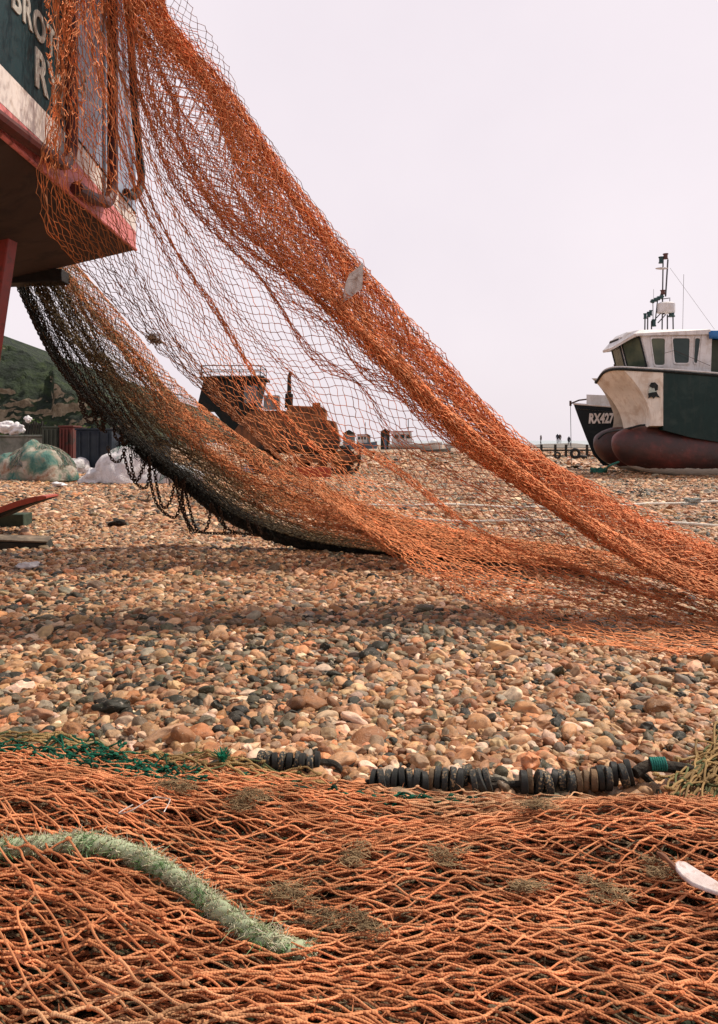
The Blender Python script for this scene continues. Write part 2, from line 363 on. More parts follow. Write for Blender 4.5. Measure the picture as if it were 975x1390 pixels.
n3 = pebbles('loose_pebbles', 28, 70, .16, .15, 3)
print('pebbles', n1, n2)
# ================================================================ the hanging trawl net
TOPZ = -170
A_curves = [
 [(212,-170,5.25),(222,0,5.1),(275,75,5.05),(318,130,5.0),(400,250,4.9),(500,370,4.8),(600,485,4.7),(700,585,4.6),(800,655,4.5),(900,712,4.4),(975,742,4.3),(1060,775,4.2),(1250,840,4.05)],
 [(180,-170,5.2),(192,0,5.1),(235,70,5.05),(280,135,5.0),(352,258,4.9),(440,375,4.8),(535,490,4.7),(640,592,4.6),(740,672,4.5),(850,738,4.35),(975,785,4.2),(1060,812,4.1),(1250,862,3.85)],
 [(140,-170,5.1),(152,0,5.0),(185,110,4.95),(232,240,4.9),(300,330,4.85),(372,390,4.8),(440,440,4.75),(520,510,4.7),(600,582,4.6),(700,655,4.5),(850,755,4.25),(975,812,4.05),(1250,880,3.75)],
 [(112,-170,4.8),(125,0,4.75),(150,100,4.7),(190,215,4.7),(240,320,4.75),(300,420,4.8),(350,500,4.85),(410,570,4.85),(490,640,4.85),(590,695,4.75),(720,748,4.55),(975,838,3.95),(1250,895,3.6)],
 [(85,-170,4.4),(95,0,4.4),(112,110,4.4),(130,220,4.4),(165,320,4.6),(225,430,4.9),(290,515,5.1),(350,585,5.2),(430,655,5.25),(540,722,5.2),(680,785,4.85),(975,865,3.8),(1250,905,3.5)],
 [(58,-170,4.05),(68,0,4.05),(76,90,4.05),(62,175,4.02),(50,240,4.0),(64,315,4.1),(115,368,4.5),(165,425,4.9),(225,485,5.3),(300,553,5.7),(400,640,6.2),(520,745,6.3),(640,815,4.66),(745,860,3.88),(860,880,3.62),(975,888,3.52),(1250,915,3.28)],
]
def smooth_noise(n, seed, k=6):
    R = np.random.default_rng(seed); t = np.linspace(0, 1, n); o = np.zeros(n)
    for q in range(1, k+1): o += R.normal()/q**.7*np.sin(2*np.pi*q*t*R.uniform(.6, 1.3)+R.uniform(0, 6.28))
    return o/1.6
def sheet(curves, cols, NU, fold, seed, u0=0, u1=1, zoff=0.0, dep=1.0, warp=.0):
    """grid of knots: curves (flow lines) x columns; cols = list of (curve index, number of columns)"""
    R = np.random.default_rng(seed)
    C = np.stack([resample([W(*p) for p in c], NU+1) for c in curves])       # [m, NU+1, 3]
    s = np.concatenate([np.linspace(a, b, n, endpoint=False) for (a, b, n) in cols]+[[cols[-1][1]]])
    NJ = len(s); out = np.zeros((NU+1, NJ, 3)); sj = np.zeros((NU+1, NJ))
    ui = np.arange(NU+1)/NU
    amp = np.interp(s, *zip(*fold))
    f1, f2, f3 = R.uniform(.022, .03), R.uniform(.045, .06), R.uniform(.011, .016)
    j = np.arange(NJ)
    w1 = smooth_noise(NU+1, seed+1); w2 = smooth_noise(NU+1, seed+2); w3 = smooth_noise(NU+1, seed+3)
    for i in range(NU+1):
        a1 = 2*np.pi*f1*j+1.6*w1[i]+3*ui[i]; a2 = 2*np.pi*f2*j+2*w2[i]-5*ui[i]; a3 = 2*np.pi*f3*j+1.2*w3[i]
        sv = s+amp*(.55*np.sin(a1)+.3*np.sin(a2)+.5*np.sin(a3))+.03*np.sin(5*s+4*ui[i])
        sv = np.abs(sv); mx = len(curves)-1; sv = np.where(sv > mx, 2*mx-sv, sv)
        P = catmull(C[:, i], sv)
        nrm = np.array([.1, -1, .12])
        d = amp*(.55*np.cos(a1)+.35*np.cos(a2)+.6*np.cos(a3))*.26*dep+zoff
        out[i] = P+nrm*d[:, None]; sj[i] = sv
    out += R.normal(0, .0035, out.shape)*np.interp(s, [0, 1, 3, 5], [1, 1, 1.2, 2.2])[None, :, None]
    # nothing sinks into the beach
    gz = ground_h(out[..., 0], out[..., 1])+.012; out[..., 2] = np.maximum(out[..., 2], gz+R.uniform(0, .02, gz.shape))
    return out, sj, ui
def lattice(G, sj, colfn, r, sides=3, keep=None, knots=True, seed=0, slack=.0035):
    R = np.random.default_rng(seed); n, m = G.shape[:2]
    I, J = np.meshgrid(np.arange(n-1), np.arange(m), indexing='ij'); ok = ((I+J) % 2 == 0)
    P = []; info = []
    for dj in (-1, 1):
        k_ = ok & (J+dj >= 0) & (J+dj < m); i, j = I[k_], J[k_]
        P.append(np.stack([G[i, j], G[i+1, j+dj]], 1)); info.append(np.stack([(i+.5)/n, sj[i, j]], 1))
    P = np.concatenate(P); info = np.concatenate(info)
    if keep is not None:
        q = keep(info[:, 0], info[:, 1], R); P, info = P[q], info[q]
    mid = P.mean(1)+R.normal(0, slack, (len(P), 3)); P3 = np.stack([P[:, 0], mid, P[:, 1]], 1)
    col = colfn(info[:, 0], info[:, 1], R, P3[:, 1])
    parts = [tubes(P3, r*R.uniform(.8, 1.25, len(P))[:, None]*np.ones(3), sides, col)]
    if knots:
        d = np.array([0, 0, 1.6*r]); q = R.random(len(P)) < .5
        K = P[q, 0]; parts.append(tubes(np.stack([K-d, K+[0, 0, 0], K+d], 1), np.array([.4, 2.0, .4])*r, 4, col[q]*.85))
    return parts
def hues(base, R, n, v=.18): return np.array(base)*(1+R.normal(0, v, (n, 1))).clip(.5, 1.6)*(1+R.normal(0, .05, (n, 3)))
OR = np.array([.86, .34, .14]); DO = np.array([.78, .25, .09]); BR = np.array([.19, .09, .05]); PE = np.array([.62, .24, .11])
OL = np.array([.06, .055, .028]); BK = np.array([.022, .022, .018]); GN = np.array([.02, .12, .075]); TN = np.array([.30, .19, .08])
def blend(a, b, t): return a*(1-t[:, None])+b*t[:, None]
def colA(u, s, R, P):
    n = len(u); c = np.repeat(OR[None], n, 0)
    c = blend(c, np.repeat(DO[None], n, 0), .75*np.clip(1-s/1.1, 0, 1))
    t = sm(s, 3.1, 4.6)*(1-sm(u, .42, .6))*(.35+.65*sm(u, .18, .3)); c = blend(c, np.repeat(BR[None], n, 0), t*R.uniform(.55, 1, n))  # open part browner: the twine's backlit darkness painted into its colour
    t = sm(u, .65, .95); c = blend(c, np.repeat(PE[None], n, 0), .45*t)
    return c*(1+R.normal(0, .2, (n, 1))).clip(.5, 1.5)
trawl = thing('trawl_net', 'orange trawl net hanging from the boat stern and sweeping down to the shingle', 'fishing net', (1.0, 5.0, 0))
NU = 176
G, sj, ui = sheet(A_curves, [(0,1,84), (1,2,56), (2,3,40), (3,4,36), (4,5,34)], NU, [(0,.6),(1,.5),(2,.32),(2.5,.22),(3.2,.2),(4,.14),(5,.05)], 11)
parts = lattice(G, sj, colA, .0021, seed=1)
# folded-over second and third layers of the gathered outer bands
G2, s2, _ = sheet(A_curves, [(0,1,70), (1,2,46)], NU, [(0,.5),(1,.4),(2,.2)], 23, zoff=-.10)
parts += lattice(G2, s2, colA, .0021, seed=2, keep=lambda u, s, R: (s < 2.1))
G3, s3, _ = sheet(A_curves, [(0,.9,70), (.9,1.9,20)], NU, [(0,.35),(1,.6),(2,.3)], 37, zoff=-.20)
parts += lattice(G3, s3, lambda u, s, R, P: colA(u, s, R, P)*.8, .0021, seed=3, keep=lambda u, s, R: (s < 1.6))
G8, s8, _ = sheet(A_curves, [(.8,1.9,40)], NU, [(.8,.4),(1.9,.3)], 29, zoff=.08)
parts += lattice(G8, s8, colA, .0021, seed=8, keep=lambda u, s, R: (s > .6) & (s < 2.1))
G9, s9, _ = sheet(A_curves, [(.95,2.05,30)], NU, [(.9,.3),(2.1,.25)], 31, zoff=.15)
parts += lattice(G9, s9, colA, .0021, seed=9, keep=lambda u, s, R: (s > .8) & (s < 2.15))
# extra gathers at the top left, over the hull
TL = [[(200,-170,5.0),(150,0,4.6),(140,60,4.5),(150,140,4.5),(175,220,4.55),(225,330,4.7)],
      [(110,-170,4.5),(100,0,4.3),(92,80,4.2),(95,150,4.2),(100,200,4.2),(125,270,4.3)],
      [(50,-170,4.1),(66,0,3.95),(72,90,3.95),(78,140,3.95),(72,180,3.95),(58,225,3.95)]]
G4, s4, _ = sheet(TL, [(0,1,64), (1,2,56)], 74, [(0,.4),(1,.35),(2,.25)], 41, zoff=.05)
parts += lattice(G4, s4, lambda u, s, R, P: colA(u*.2, s*0+2, R, P), .0021, seed=4, keep=lambda u, s, R: R.random(len(u)) < (1.0-1.5*u).clip(.1))
# loose single-layer selvedge outside the gathered band
OE = [[(230,-170,5.2),(258,0,5.1),(292,55,5.05),(316,105,5.0),(342,155,4.95),(411,253,4.9),(506,374,4.8),(580,468,4.7)],
      [(205,-170,5.2),(215,0,5.1),(255,70,5.05),(290,120,5.0),(330,165,4.95),(400,265,4.9),(500,385,4.8),(590,480,4.7)]]
G5, s5, _ = sheet(OE, [(0,1,8)], 90, [(0,.1),(1,.1)], 43)
parts += lattice(G5, s5, lambda u, s, R, P: hues((.30,.13,.09), R, len(u)), .0019, seed=5)
qmesh('netting', parts, M['net'], trawl)
# net lying on the stones: wide flat meshes between the hanging sheet and its lower edge
LC = [[(430,640,6.9),(520,700,6.2),(620,728,5.8),(740,760,5.2),(860,790,4.7),(975,822,4.25),(1250,885,3.6)],
      [(470,690,6.8),(560,738,6.2),(650,778,5.35),(760,812,4.6),(870,838,4.2),(975,856,3.9),(1250,900,3.45)],
      [(500,742,7.0),(575,782,5.6),(660,824,4.57),(750,861,3.92),(860,880,3.65),(975,888,3.54),(1250,915,3.28)]]
# the belly: dark, many layers thick, from under the stern to the beach
B0 = [(98,352,6.3),(172,436,6.3),(215,488,6.3),(262,540,6.3),(322,588,6.3),(385,630,6.3),(460,668,6.2),(545,700,6.1),(640,722,6.0),(740,738,5.9),(830,748,5.7),(930,775,5.1)]
B1 = [(18,372,6.6),(45,440,6.7),(80,500,6.8),(120,550,6.9),(180,603,7.0),(240,645,7.0),(300,690,7.05),(370,722,7.1),(440,738,7.05),(510,748,6.8),(600,756,6.45),(700,764,6.1),(800,770,5.8),(930,790,5.1)]
b0 = resample([W(*p) for p in B0], 13); b1 = resample([W(*p) for p in B1], 13)
def bcurve(t, bulge):
    P = b0*(1-t)+b1*t; P = P.copy(); P[:, 1] -= bulge*math.sin(math.pi*t); P[:, 2] += .0; return [tuple(p) for p in P]
def belly(seed, bulge, n, NUb, zoff=0, amp=.3):
    global W
    W0 = W
    try:
        W = lambda *p: np.array(p)
        G, s, _ = sheet([bcurve(t, bulge) for t in (0, .33, .66, 1)], [(0,1,n), (1,2,n), (2,3,n)], NUb, [(0,amp*.8),(1.5,amp*1.6),(3,amp*.6)], seed, zoff=zoff, dep=.8)
    finally: W = W0
    return G, s
def colB(u, s, R, P):
    n = len(u); t = s/3+R.normal(0, .07, n)+.05*np.sin(14*u+6*s)
    lim = np.interp(u, [0, .18, .35, .5, .65, .8, 1], [.22, .27, .42, .62, .82, 1.0, 1.2])
    c = np.repeat((OR*.85)[None], n, 0)
    c = blend(c, np.repeat((OL*1.6+BR*.4)[None], n, 0), sm(t, lim-.06, lim+.08))
    c = blend(c, np.repeat(BK[None], n, 0), sm(t, lim+.18, lim+.45))
    g = (np.abs(t-.10-.06*np.sin(9*u)) < .035) & (u < .5); c[g] = blend(c[g], np.repeat(GN[None], g.sum(), 0), np.full(g.sum(), .7))
    k_ = (R.random(n) < .10) & (s < 2.4); c[k_] = TN*.8
    return c*(1+R.normal(0, .22, (n, 1))).clip(.5, 1.6)
parts = []
for q, (sd_, bl, n, zo) in enumerate([(61, .45, 34, 0), (67, .3, 40, -.03), (71, .12, 40, -.06), (73, .0, 34, -.12)]):
    Gb, sb_ = belly(sd_, bl, n, 150, zo)
    parts += lattice(Gb, sb_, colB, .0022, seed=80+q, keep=(lambda u, s, R, q=q: (u < (.99, .88, .83, .76)[q]+.012*np.sin(9*s))))
qmesh('codend_netting', parts, M['net'], trawl, label='dark olive and orange lower netting of the trawl')
# tarred foot rope and its ragged chafing fringe along the bottom edge
Rr = np.random.default_rng(5)
fr = resample([W(*p) for p in B1], 200)
mb = MB()
seg = fr[52:146]; seg = seg+np.array([0, .03, -.02]); seg[:, 2] = np.maximum(seg[:, 2], .04)
rad = .03+.045*np.sin(np.linspace(.25, 3.0, len(seg)))+Rr.normal(0, .006, len(seg))
mb.tube(seg, list(rad.clip(.02)), 9)
mb.build('foot_rope', M['black_rope'], trawl)
hair = []
for q in range(2600):
    p = fr[Rr.integers(48, 150)]+Rr.normal(0, .03, 3); a = Rr.normal(0, .6, 3)+np.array([.3, -.2, -1.0]); a /= np.linalg.norm(a); l = Rr.uniform(.03, .11)
    e = p+a*l; m_ = (p+e)/2+Rr.normal(0, .015, 3); pts = np.stack([p, m_, e]); pts[:, 2] = np.maximum(pts[:, 2], .015); hair.append(pts)
qmesh('chafing_fringe', [tubes(np.array(hair), np.array([.004, .003, .0015]), 3, BK*1.3)], M['fibre'], trawl)
# hanging chains: one part per chain
def zc(p): return (100+p[0]/3.75, 540+p[1]/3.75)
chains = [[(25,-20),(45,70),(80,125),(110,110),(150,40)], [(30,-40),(70,95),(105,60),(120,-30)], [(95,-60),(115,110),(150,165),(165,60)], [(130,-40),(150,150),(165,175)],
 [(215,40),(208,180),(235,215),(262,150),(285,90)], [(240,60),(250,235),(285,200),(300,110)], [(175,250),(188,300),(215,328),(245,310),(258,262)],
 [(255,265),(272,350),(300,415),(355,460),(380,430),(390,290)], [(290,290),(300,370),(322,425),(345,380),(375,290)], [(385,300),(395,440),(430,550),(510,610),(545,540),(570,400)],
 [(405,330),(430,480),(458,560),(495,520),(520,400)], [(545,430),(570,600),(620,680),(680,660),(700,540)], [(555,410),(590,560),(630,672),(720,690),(840,690),(930,700)],
 [(700,535),(740,620),(790,670),(830,685)], [(740,555),(765,640),(770,680)], [(885,610),(893,660),(905,690)], [(925,630),(945,670),(958,692)], [(520,400),(530,480),(548,560),(600,690)]]
def chain_mesh(path, r=.0055, L=.036, Wd=.025, mbx=None):
    P = resample(path, 200); D = np.linalg.norm(np.diff(P, axis=0), axis=1).sum(); n = max(3, int(D/(L-2*r)*1.0)); P = resample(path, n+1); mb = mbx or MB()
    for i in range(n):
        a, b_ = Vector(P[i]), Vector(P[i+1]); t = (b_-a).normalized(); s1 = t.cross(Vector((0.2, 1, .1))).normalized(); s2 = t.cross(s1)
        s_ = (s1*.8+s2*.6).normalized() if i % 2 else (s2*.8-s1*.6).normalized(); o = t.cross(s_); c = (a+b_)/2; ring = []
        for q in range(10):
            th = 2*math.pi*q/10; ce = c+t*(math.cos(th)*(L/2)*(1.05))+s_*(math.sin(th)*Wd/2)
            rd = (t*math.cos(th)+s_*math.sin(th)).normalized(); ring.append([ce+(rd*math.cos(w_)+o*math.sin(w_))*r for w_ in (0, 1.571, 3.142, 4.712)])
        Gq = np.array([[list(v) for v in rr] for rr in ring+ring[:1]]); mb.grid(Gq, closed=True)
    return mb
for q, c in enumerate(chains):
    dY = 6.93+Rr.uniform(-.08, .06)
    pts = []
    for i, p in enumerate(c):
        a, b_ = zc(p); P = W(a, b_, dY); P[2] = max(P[2], float(ground_h(P[0], P[1]))+.03); pts.append(P)
    chain_mesh(pts).build('chain', M['chain'], trawl, angle=180)
# more chain wrapped in the upper left of the belly
for q in range(7):
    a = q/6; pts = [W(lerp(22, 92, a), lerp(385, 372, a), 6.45), W(lerp(62, 132, a), lerp(470, 462, a), 6.5), W(lerp(95, 168, a), lerp(520, 525, a), 6.6), W(lerp(128, 215, a), lerp(556, 600, a), 6.75)]
    chain_mesh(pts, L=.034, Wd=.024, r=.005).build('chain', M['chain'], trawl, angle=180)
# plastic scrap caught in the gathered band
mpl = mat('dirty_plastic', (.62,.56,.52), (.45,.38,.34), 25, .35, bmp=.4, bscale=30, stain=(.25,.15,.1), stain_scale=20)
mb = MB(); o_ = [(493,356),(485,364),(474,372),(469,385),(466,398),(466,410),(476,404),(485,396),(492,392),(493,374)]
mb.prism([W(a, b_, 4.60+.02*math.sin(a)) for a, b_ in o_], (0, .006, 0)); s_ = mb.build('plastic_scrap', mpl, bevel=.0015)
props(s_, 'torn pale plastic scrap caught on the gathered orange band of netting', 'scrap')
# tufts of dried weed caught in the hanging sheet
def tuft_mesh(n, size, seed, col, r=.0012, flat=.6):
    R = np.random.default_rng(seed); P = []
    for q in range(n):
        c = R.normal(0, size*.35, 3); d = R.normal(0, 1, 3); d /= np.linalg.norm(d); e = np.cross(d, R.normal(0, 1, 3)); t = np.linspace(-1, 1, 6)[:, None]
        p = c+d*t*size*R.uniform(.4, 1)+e*(t**2)*size*R.uniform(.2, .8); p[:, 2] = p[:, 2]*flat; P.append(p)
    return tubes(np.array(P), r, 3, col*(1+R.normal(0, .2, (n, 1))))
tA = tuft_mesh(60, .035, 1, np.array([.26,.16,.10]), .0018, 1); c0 = W(207, 458, 5.05); tA = (tA[0]+c0, *tA[1:])
tB = tuft_mesh(40, .03, 2, np.array([.26,.16,.10]), .0018, 1); tB = (tB[0]+W(214, 463, 5.05), *tB[1:])
props(qmesh('seaweed_tuft', [tA, tB], M['fibre']), 'small brown weed clump knotted in the open hanging netting against the sky', 'seaweed')
# ================================================================ left boat: the stern hanging over the beach
X0, YE, YN, ZC = -1.74, 6.0, 2.7, 2.48
def ubz(x): return ZC-.234*(X0-x) if x > -3.4 else ZC-.234*(X0+3.4)
def paint(name, c, chip=(.12,.08,.06), rough=.45, chips=.45, scale=14): return mat(name, c, tuple(x*.82 for x in c), 2.5, rough, bmp=.25, bscale=18, bdist=.006, stain=chip, stain_amt=chips, stain_scale=scale)
M['teal'] = paint('dark_teal_paint', (.006,.030,.036), (.02,.035,.035), .5, .3)
M['cream'] = paint('cream_paint', (.78,.70,.64), (.35,.25,.18), .5, .1)
M['red'] = paint('red_antifouling', (.66,.20,.19), (.2,.05,.04), .6, .5)
M['under'] = paint('dark_bottom_paint', (.065,.045,.04), (.035,.028,.028), .8, .6, 4)
M['blue'] = paint('blue_grey_paint', (.32,.38,.50), (.3,.3,.3), .4, .2)
M['rubber'] = mat('black_rubber', (.02,.02,.02), (.035,.032,.03), 8, .6)
M['maroon'] = paint('maroon_steel', (.09,.022,.018), (.03,.02,.02), .5, .5)
M['letter'] = mat('letter_paint', (.50,.48,.42), (.38,.36,.31), 12, .55)
M['steel'] = mat('rusty_steel', (.12,.06,.04), (.05,.035,.03), 8, .7, metal=.3)
boat = thing('fishing_boat', 'dark teal boat stern with cream and red bands overhanging from the left', 'boat', (-3.4, 4.4, 0))
# one closed hull body (extends left, out of the picture)
def hull_ring(x, zt):
    k = 1 if x > -5 else max(.15, 1-((-5-x)/5.5)**2); yc = 4.35; h = (YE-YN)/2*k
    return [(x, yc-h, ubz(x)), (x, yc-h, 3.2), (x, yc-h*1.03, zt), (x, yc+h*1.03, zt), (x, yc+h, 3.2), (x, yc+h, ubz(x)), (x, yc+h*.5, ubz(x)-.06), (x, yc, ubz(x)-.10), (x, yc-h*.5, ubz(x)-.06)]
xs_ = [X0, -2.0, -2.4, -3.4, -5, -6.5, -8, -9.5, -10.2]
mb = MB()
G = np.array([[p for p in hull_ring(x, 4.35+.04*max(0, -3-x)**1.3)] for x in xs_]); G[0, 5:, 2] = np.where(np.arange(5, 9) > 4, [ZC, ZC, ZC, ZC], 0)
G[0, 0, 2] = ZC
mb.grid(G, closed=True); mb.add([G[0, q] for q in range(9)], [tuple(range(9))]); mb.add([G[-1, q] for q in range(9)], [tuple(range(9))[::-1]])
mb.build('hull', M['under'], boat, angle=25)
# painted transom bands, butted edge to edge, a few millimetres proud
def band(name, y0, y1, z0, z1, m, th=.006, parent=boat, label=None):
    mb = MB(); mb.box((X0+th/2+.001, (y0+y1)/2, (z0+z1)/2), (th, y1-y0, z1-z0)); return mb.build(name, m, parent, smooth=False, label=label)
band('transom_panel', YN, 4.66, 2.82, 4.33, M['teal'], label='dark teal stern panel carrying the name')
def wedge(name, za0, za1, zb0, zb1, m, label=None):
    y0, y1 = 4.663, 5.997; a, b_ = X0+.001, X0+.007; mb = MB(); mb.hexa([(a,y0,za0),(b_,y0,za0),(b_,y1,zb0),(a,y1,zb0),(a,y0,za1),(b_,y0,za1),(b_,y1,zb1),(a,y1,zb1)]); return mb.build(name, m, boat, smooth=False, label=label)
wedge('transom_panel', 2.863, 4.33, 2.765, 4.33, M['blue'], 'blue grey stern panel')
band('cream_band', YN, 4.66, 2.635, 2.818, M['cream']); wedge('cream_band', 2.713, 2.86, 2.62, 2.762, M['cream'])
band('red_band', YN, 4.66, 2.49, 2.632, M['red']); wedge('red_band', 2.49, 2.71, 2.49, 2.617, M['red'])
mb = MB(); mb.tube([(X0+.004, YN, 2.482), (X0+.004, YE, 2.482)], .014, 8); mb.build('chine_rail', M['red'], boat)
mb = MB(); mb.box((X0-.05, 4.35, 4.40), (.22, 3.45, .10)); mb.box((X0-.03, 4.35, 4.8), (.05, 3.3, .05))
for y in np.linspace(YN+.1, YE-.1, 6): mb.box((X0-.03, y, 4.6), (.05, .05, .36))
mb.build('stern_rail', M['steel'], boat, bevel=.006)
# curved guard pipes
def guard(yv, y0, zb, top, lean=0, m='maroon', r=.038):
    pts = [(X0+.05, y0, zb-.06), (X0+.055, lerp(y0, yv, .45), zb-.035)]
    for q in range(7):
        a = -math.pi/2+q/6*math.pi/2; rr = .2; pts.append((X0+.055, yv-rr+rr*math.cos(a), zb+rr+rr*math.sin(a)))
    pts += [(X0+.055, yv+lean*.5, zb+.6), (X0+.055, yv+lean, top)]
    mb = MB(); mb.tube(pts, r, 10); mb.build('guard_pipe', M[m], boat)
guard(4.53, 3.5, 2.565, 4.3); guard(5.28, 4.62, 2.575, 4.3); guard(5.98, 5.6, 2.86, 4.3, -.35, 'rubber', .03)
# dark seam between the blue grey panel and the cream band
mb = MB(); mb.tube([(X0+.008, 4.67, 2.8615), (X0+.008, 5.99, 2.7635)], .007, 6); mb.build('seam', M['rubber'], boat)
def text_mesh(txt, size, m, name, parent, place, off=.012, depth=.0035, sx=1.0, spacing=1.0):
    cu = bpy.data.curves.new(name, 'FONT'); cu.body = txt; cu.size = size; cu.offset = off; cu.extrude = depth; cu.resolution_u = 4; cu.space_character = spacing
    t = bpy.data.objects.new('tmp', cu); COL.objects.link(t); bpy.context.view_layer.update()
    me = bpy.data.meshes.new_from_object(t.evaluated_get(bpy.context.evaluated_depsgraph_get())); bpy.data.objects.remove(t); bpy.data.curves.remove(cu)
    v = np.zeros(len(me.vertices)*3); me.vertices.foreach_get('co', v); v = v.reshape(-1, 3); v = np.array([place(p[0]*sx, p[1], p[2]) for p in v])
    me.vertices.foreach_set('co', v.ravel()); me.materials.clear(); me.materials.append(m); me.update(); me.name = name
    return link(name, me, parent)
pl = lambda y, z: (lambda a, b_, c: (X0+.0075+.004+c, y+a, z+b_))
text_mesh('BROTHERS', .215, M['letter'], 'lettering', boat, pl(3.835, 3.165), off=.006, sx=.93, spacing=1.12)
text_mesh('RYE', .285, M['letter'], 'lettering', boat, pl(4.11, 2.905), off=.008, spacing=1.05)
# beam under the far edge, keel and rudder post
mb = MB(); Rm = Matrix.Rotation(math.radians(-2), 3, 'Y'); mb.box((-3.95, 6.05, 2.225), (3.3, .16, .10), Rm); mb.build('bilge_beam', M['rubber'], boat, bevel=.008)
mb = MB(); mb.hexa([(-9, 4.27, .05), (-3.3, 4.27, .05), (-3.3, 4.43, .05), (-9, 4.43, .05), (-9, 4.27, 2.1), (-3.0, 4.27, 2.1), (-3.0, 4.43, 2.1), (-9, 4.43, 2.1)]); mb.build('keel', M['under'], boat, bevel=.01)
t_ = thing('hull_prop', 'dark red prop post standing under the overhanging boat stern', 'post', (-2.5, 5.0, 0))
mb = MB(); mb.hexa([(-2.74, 4.93, .03), (-2.57, 4.93, .03), (-2.57, 5.07, .03), (-2.74, 5.07, .03), (-2.52, 4.93, 2.26), (-2.235, 4.93, 2.325), (-2.235, 5.07, 2.325), (-2.52, 5.07, 2.26)])
mb.build('post', paint('prop_red', (.26,.035,.025), (.1,.03,.02), .6, .4), t_, bevel=.01)
mb = MB(); mb.box((-2.65, 5.0, .0), (.5, .4, .07)); mb.build('foot_plate', M['steel'], t_, bevel=.006)
# gallows boom the net hangs from (above the picture)
gb = thing('net_boom', 'steel boom above the stern from which the orange net hangs', 'boom', (-2.2, 4.0, 4.45))
mb = MB(); a = W(30, -172, 3.95); b_ = W(260, -172, 5.35); mb.tube([a, b_], .06, 12); mb.build('spar', M['steel'], gb)
mb = MB(); mb.tube([tuple(a+np.array([.05, .07, 0])), (-1.95, 4.1, 4.45)], .05, 10); mb.build('brace', M['steel'], gb); mb = MB(); mb.tube([tuple(lerp(a, b_, .75)), (-1.9, 5.3, 4.45)], .05, 10); mb.build('brace', M['steel'], gb)

# ================================================================ planks and blocks, lower left
mwood = mat('weathered_wood', (.16,.12,.08), (.07,.055,.04), 6, .8, bmp=.6, bscale=25, stain=(.3,.22,.15), stain_scale=5)
mdark = mat('tarred_timber', (.022,.024,.022), (.045,.04,.03), 8, .8)
mgreenw = mat('green_timber', (.055,.075,.05), (.03,.045,.03), 9, .8, bmp=.5)
def G_(px, py, z=0): return WG(px, py, z)
p = thing('timber_skid', 'dark timber plank with worn brown top lying on the shingle at the left', 'timber', tuple(G_(20, 748)))
mb = MB(); mb.hexa([tuple(G_(-90, 758)), tuple(G_(64, 752)), tuple(G_(64, 752)+[0, .22, 0]), tuple(G_(-90, 758)+[0, .22, 0]), tuple(G_(-90, 758)+[0, 0, .155]), tuple(G_(64, 752)+[0, 0, .09]), tuple(G_(64, 752)+[-.05, .22, .11]), tuple(G_(-90, 758)+[0, .22, .16])])
mb.build('beam', mdark, p, bevel=.008)
mb = MB(); mb.hexa([tuple(G_(-90, 758)+[0, .0, .162]), tuple(G_(64, 752)+[0, .0, .096]), tuple(G_(64, 752)+[-.05, .24, .116]), tuple(G_(-90, 758)+[0, .24, .168]), tuple(G_(-90, 758)+[0, 0, .18]), tuple(G_(64, 752)+[0, 0, .112]), tuple(G_(64, 752)+[-.05, .24, .132]), tuple(G_(-90, 758)+[0, .24, .186])])
mb.build('top_board', mwood, p, bevel=.004)
mb = MB(); c = G_(-12, 720); mb.box((c[0], c[1]+.12, .085), (.72, .24, .19)); q = mb.build('timber_block', mgreenw, bevel=.01); props(q, 'greenish timber block supporting the red curved plank', 'block')
p = thing('curved_plank', 'dark curved plank with a red painted top edge rising to a point', 'plank', tuple(G_(10, 715)))
up = [(-120,712),(-60,705),(0,690),(25,681),(45,676),(58,674.5),(64,675)]; lo = [(64,677),(52,681),(35,687),(15,695),(0,702),(-60,722),(-120,733)]
mb = MB(); mb.prism([W(a, b_, 8.1) for a, b_ in up+lo], (0, .3, .0)); mb.build('plank', mdark, p, bevel=.006)
mb = MB()
for i in range(len(up)-1):
    a0 = W(*up[i], 8.1); a1 = W(*up[i+1], 8.1); w_ = [.035, .035, .05, .05, .045, .03, .01]
    mb.hexa([a0+[0,-.02,-w_[i]], a1+[0,-.02,-w_[i+1]], a1+[0,.31,-w_[i+1]], a0+[0,.31,-w_[i]], a0+[0,-.02,.012], a1+[0,-.02,.012], a1+[0,.31,.012], a0+[0,.31,.012]])
mb.build('red_edge', paint('plank_red', (.42,.08,.05), (.2,.05,.03), .6, .4), p)

# ================================================================ right: catamaran (working boat) and the boat behind
YB = 22.0
def B(px, py, Y=YB): return W(px, py, Y)
def weathered(name, c, chip, rough, chips, scale, streak): return mat(name, c, tuple(x*.82 for x in c), 2.5, rough, bmp=.25, bscale=18, bdist=.006, stain=chip, stain_amt=chips, stain_scale=scale, streak=streak)
M['white'] = weathered('white_paint', (.74,.71,.70), (.45,.36,.28), .4, .05, 3, (.42,.36,.31))
M['cream2'] = weathered('cream_gelcoat', (.80,.73,.63), (.45,.32,.22), .45, .2, 2, (.45,.33,.22))
M['dgreen'] = weathered('dark_green_paint', (.012,.032,.030), (.03,.05,.045), .45, .2, 2, (.035,.045,.04))
M['hullred'] = paint('dark_red_antifouling', (.12,.026,.02), (.025,.018,.016), .6, .9, 1.6)
M['black'] = paint('black_trim', (.015,.018,.018), (.05,.05,.05), .5, .2)
mgl = bpy.data.materials.new('tinted_glass'); nt, b = nodes(mgl); b.inputs['Base Color'].default_value = (.05,.065,.045,1); b.inputs['Roughness'].default_value = .12; b.inputs['Specular IOR Level'].default_value = .3
nt.links.new(ramp(nt, noise(nt, 1.2, 4), [(.35, (.035,.05,.035)), (.65, (.10,.11,.065))]), b.inputs['Base Color'])
mgd = bpy.data.materials.new('dark_glass'); nt, b = nodes(mgd); b.inputs['Roughness'].default_value = .1; b.inputs['Specular IOR Level'].default_value = .3
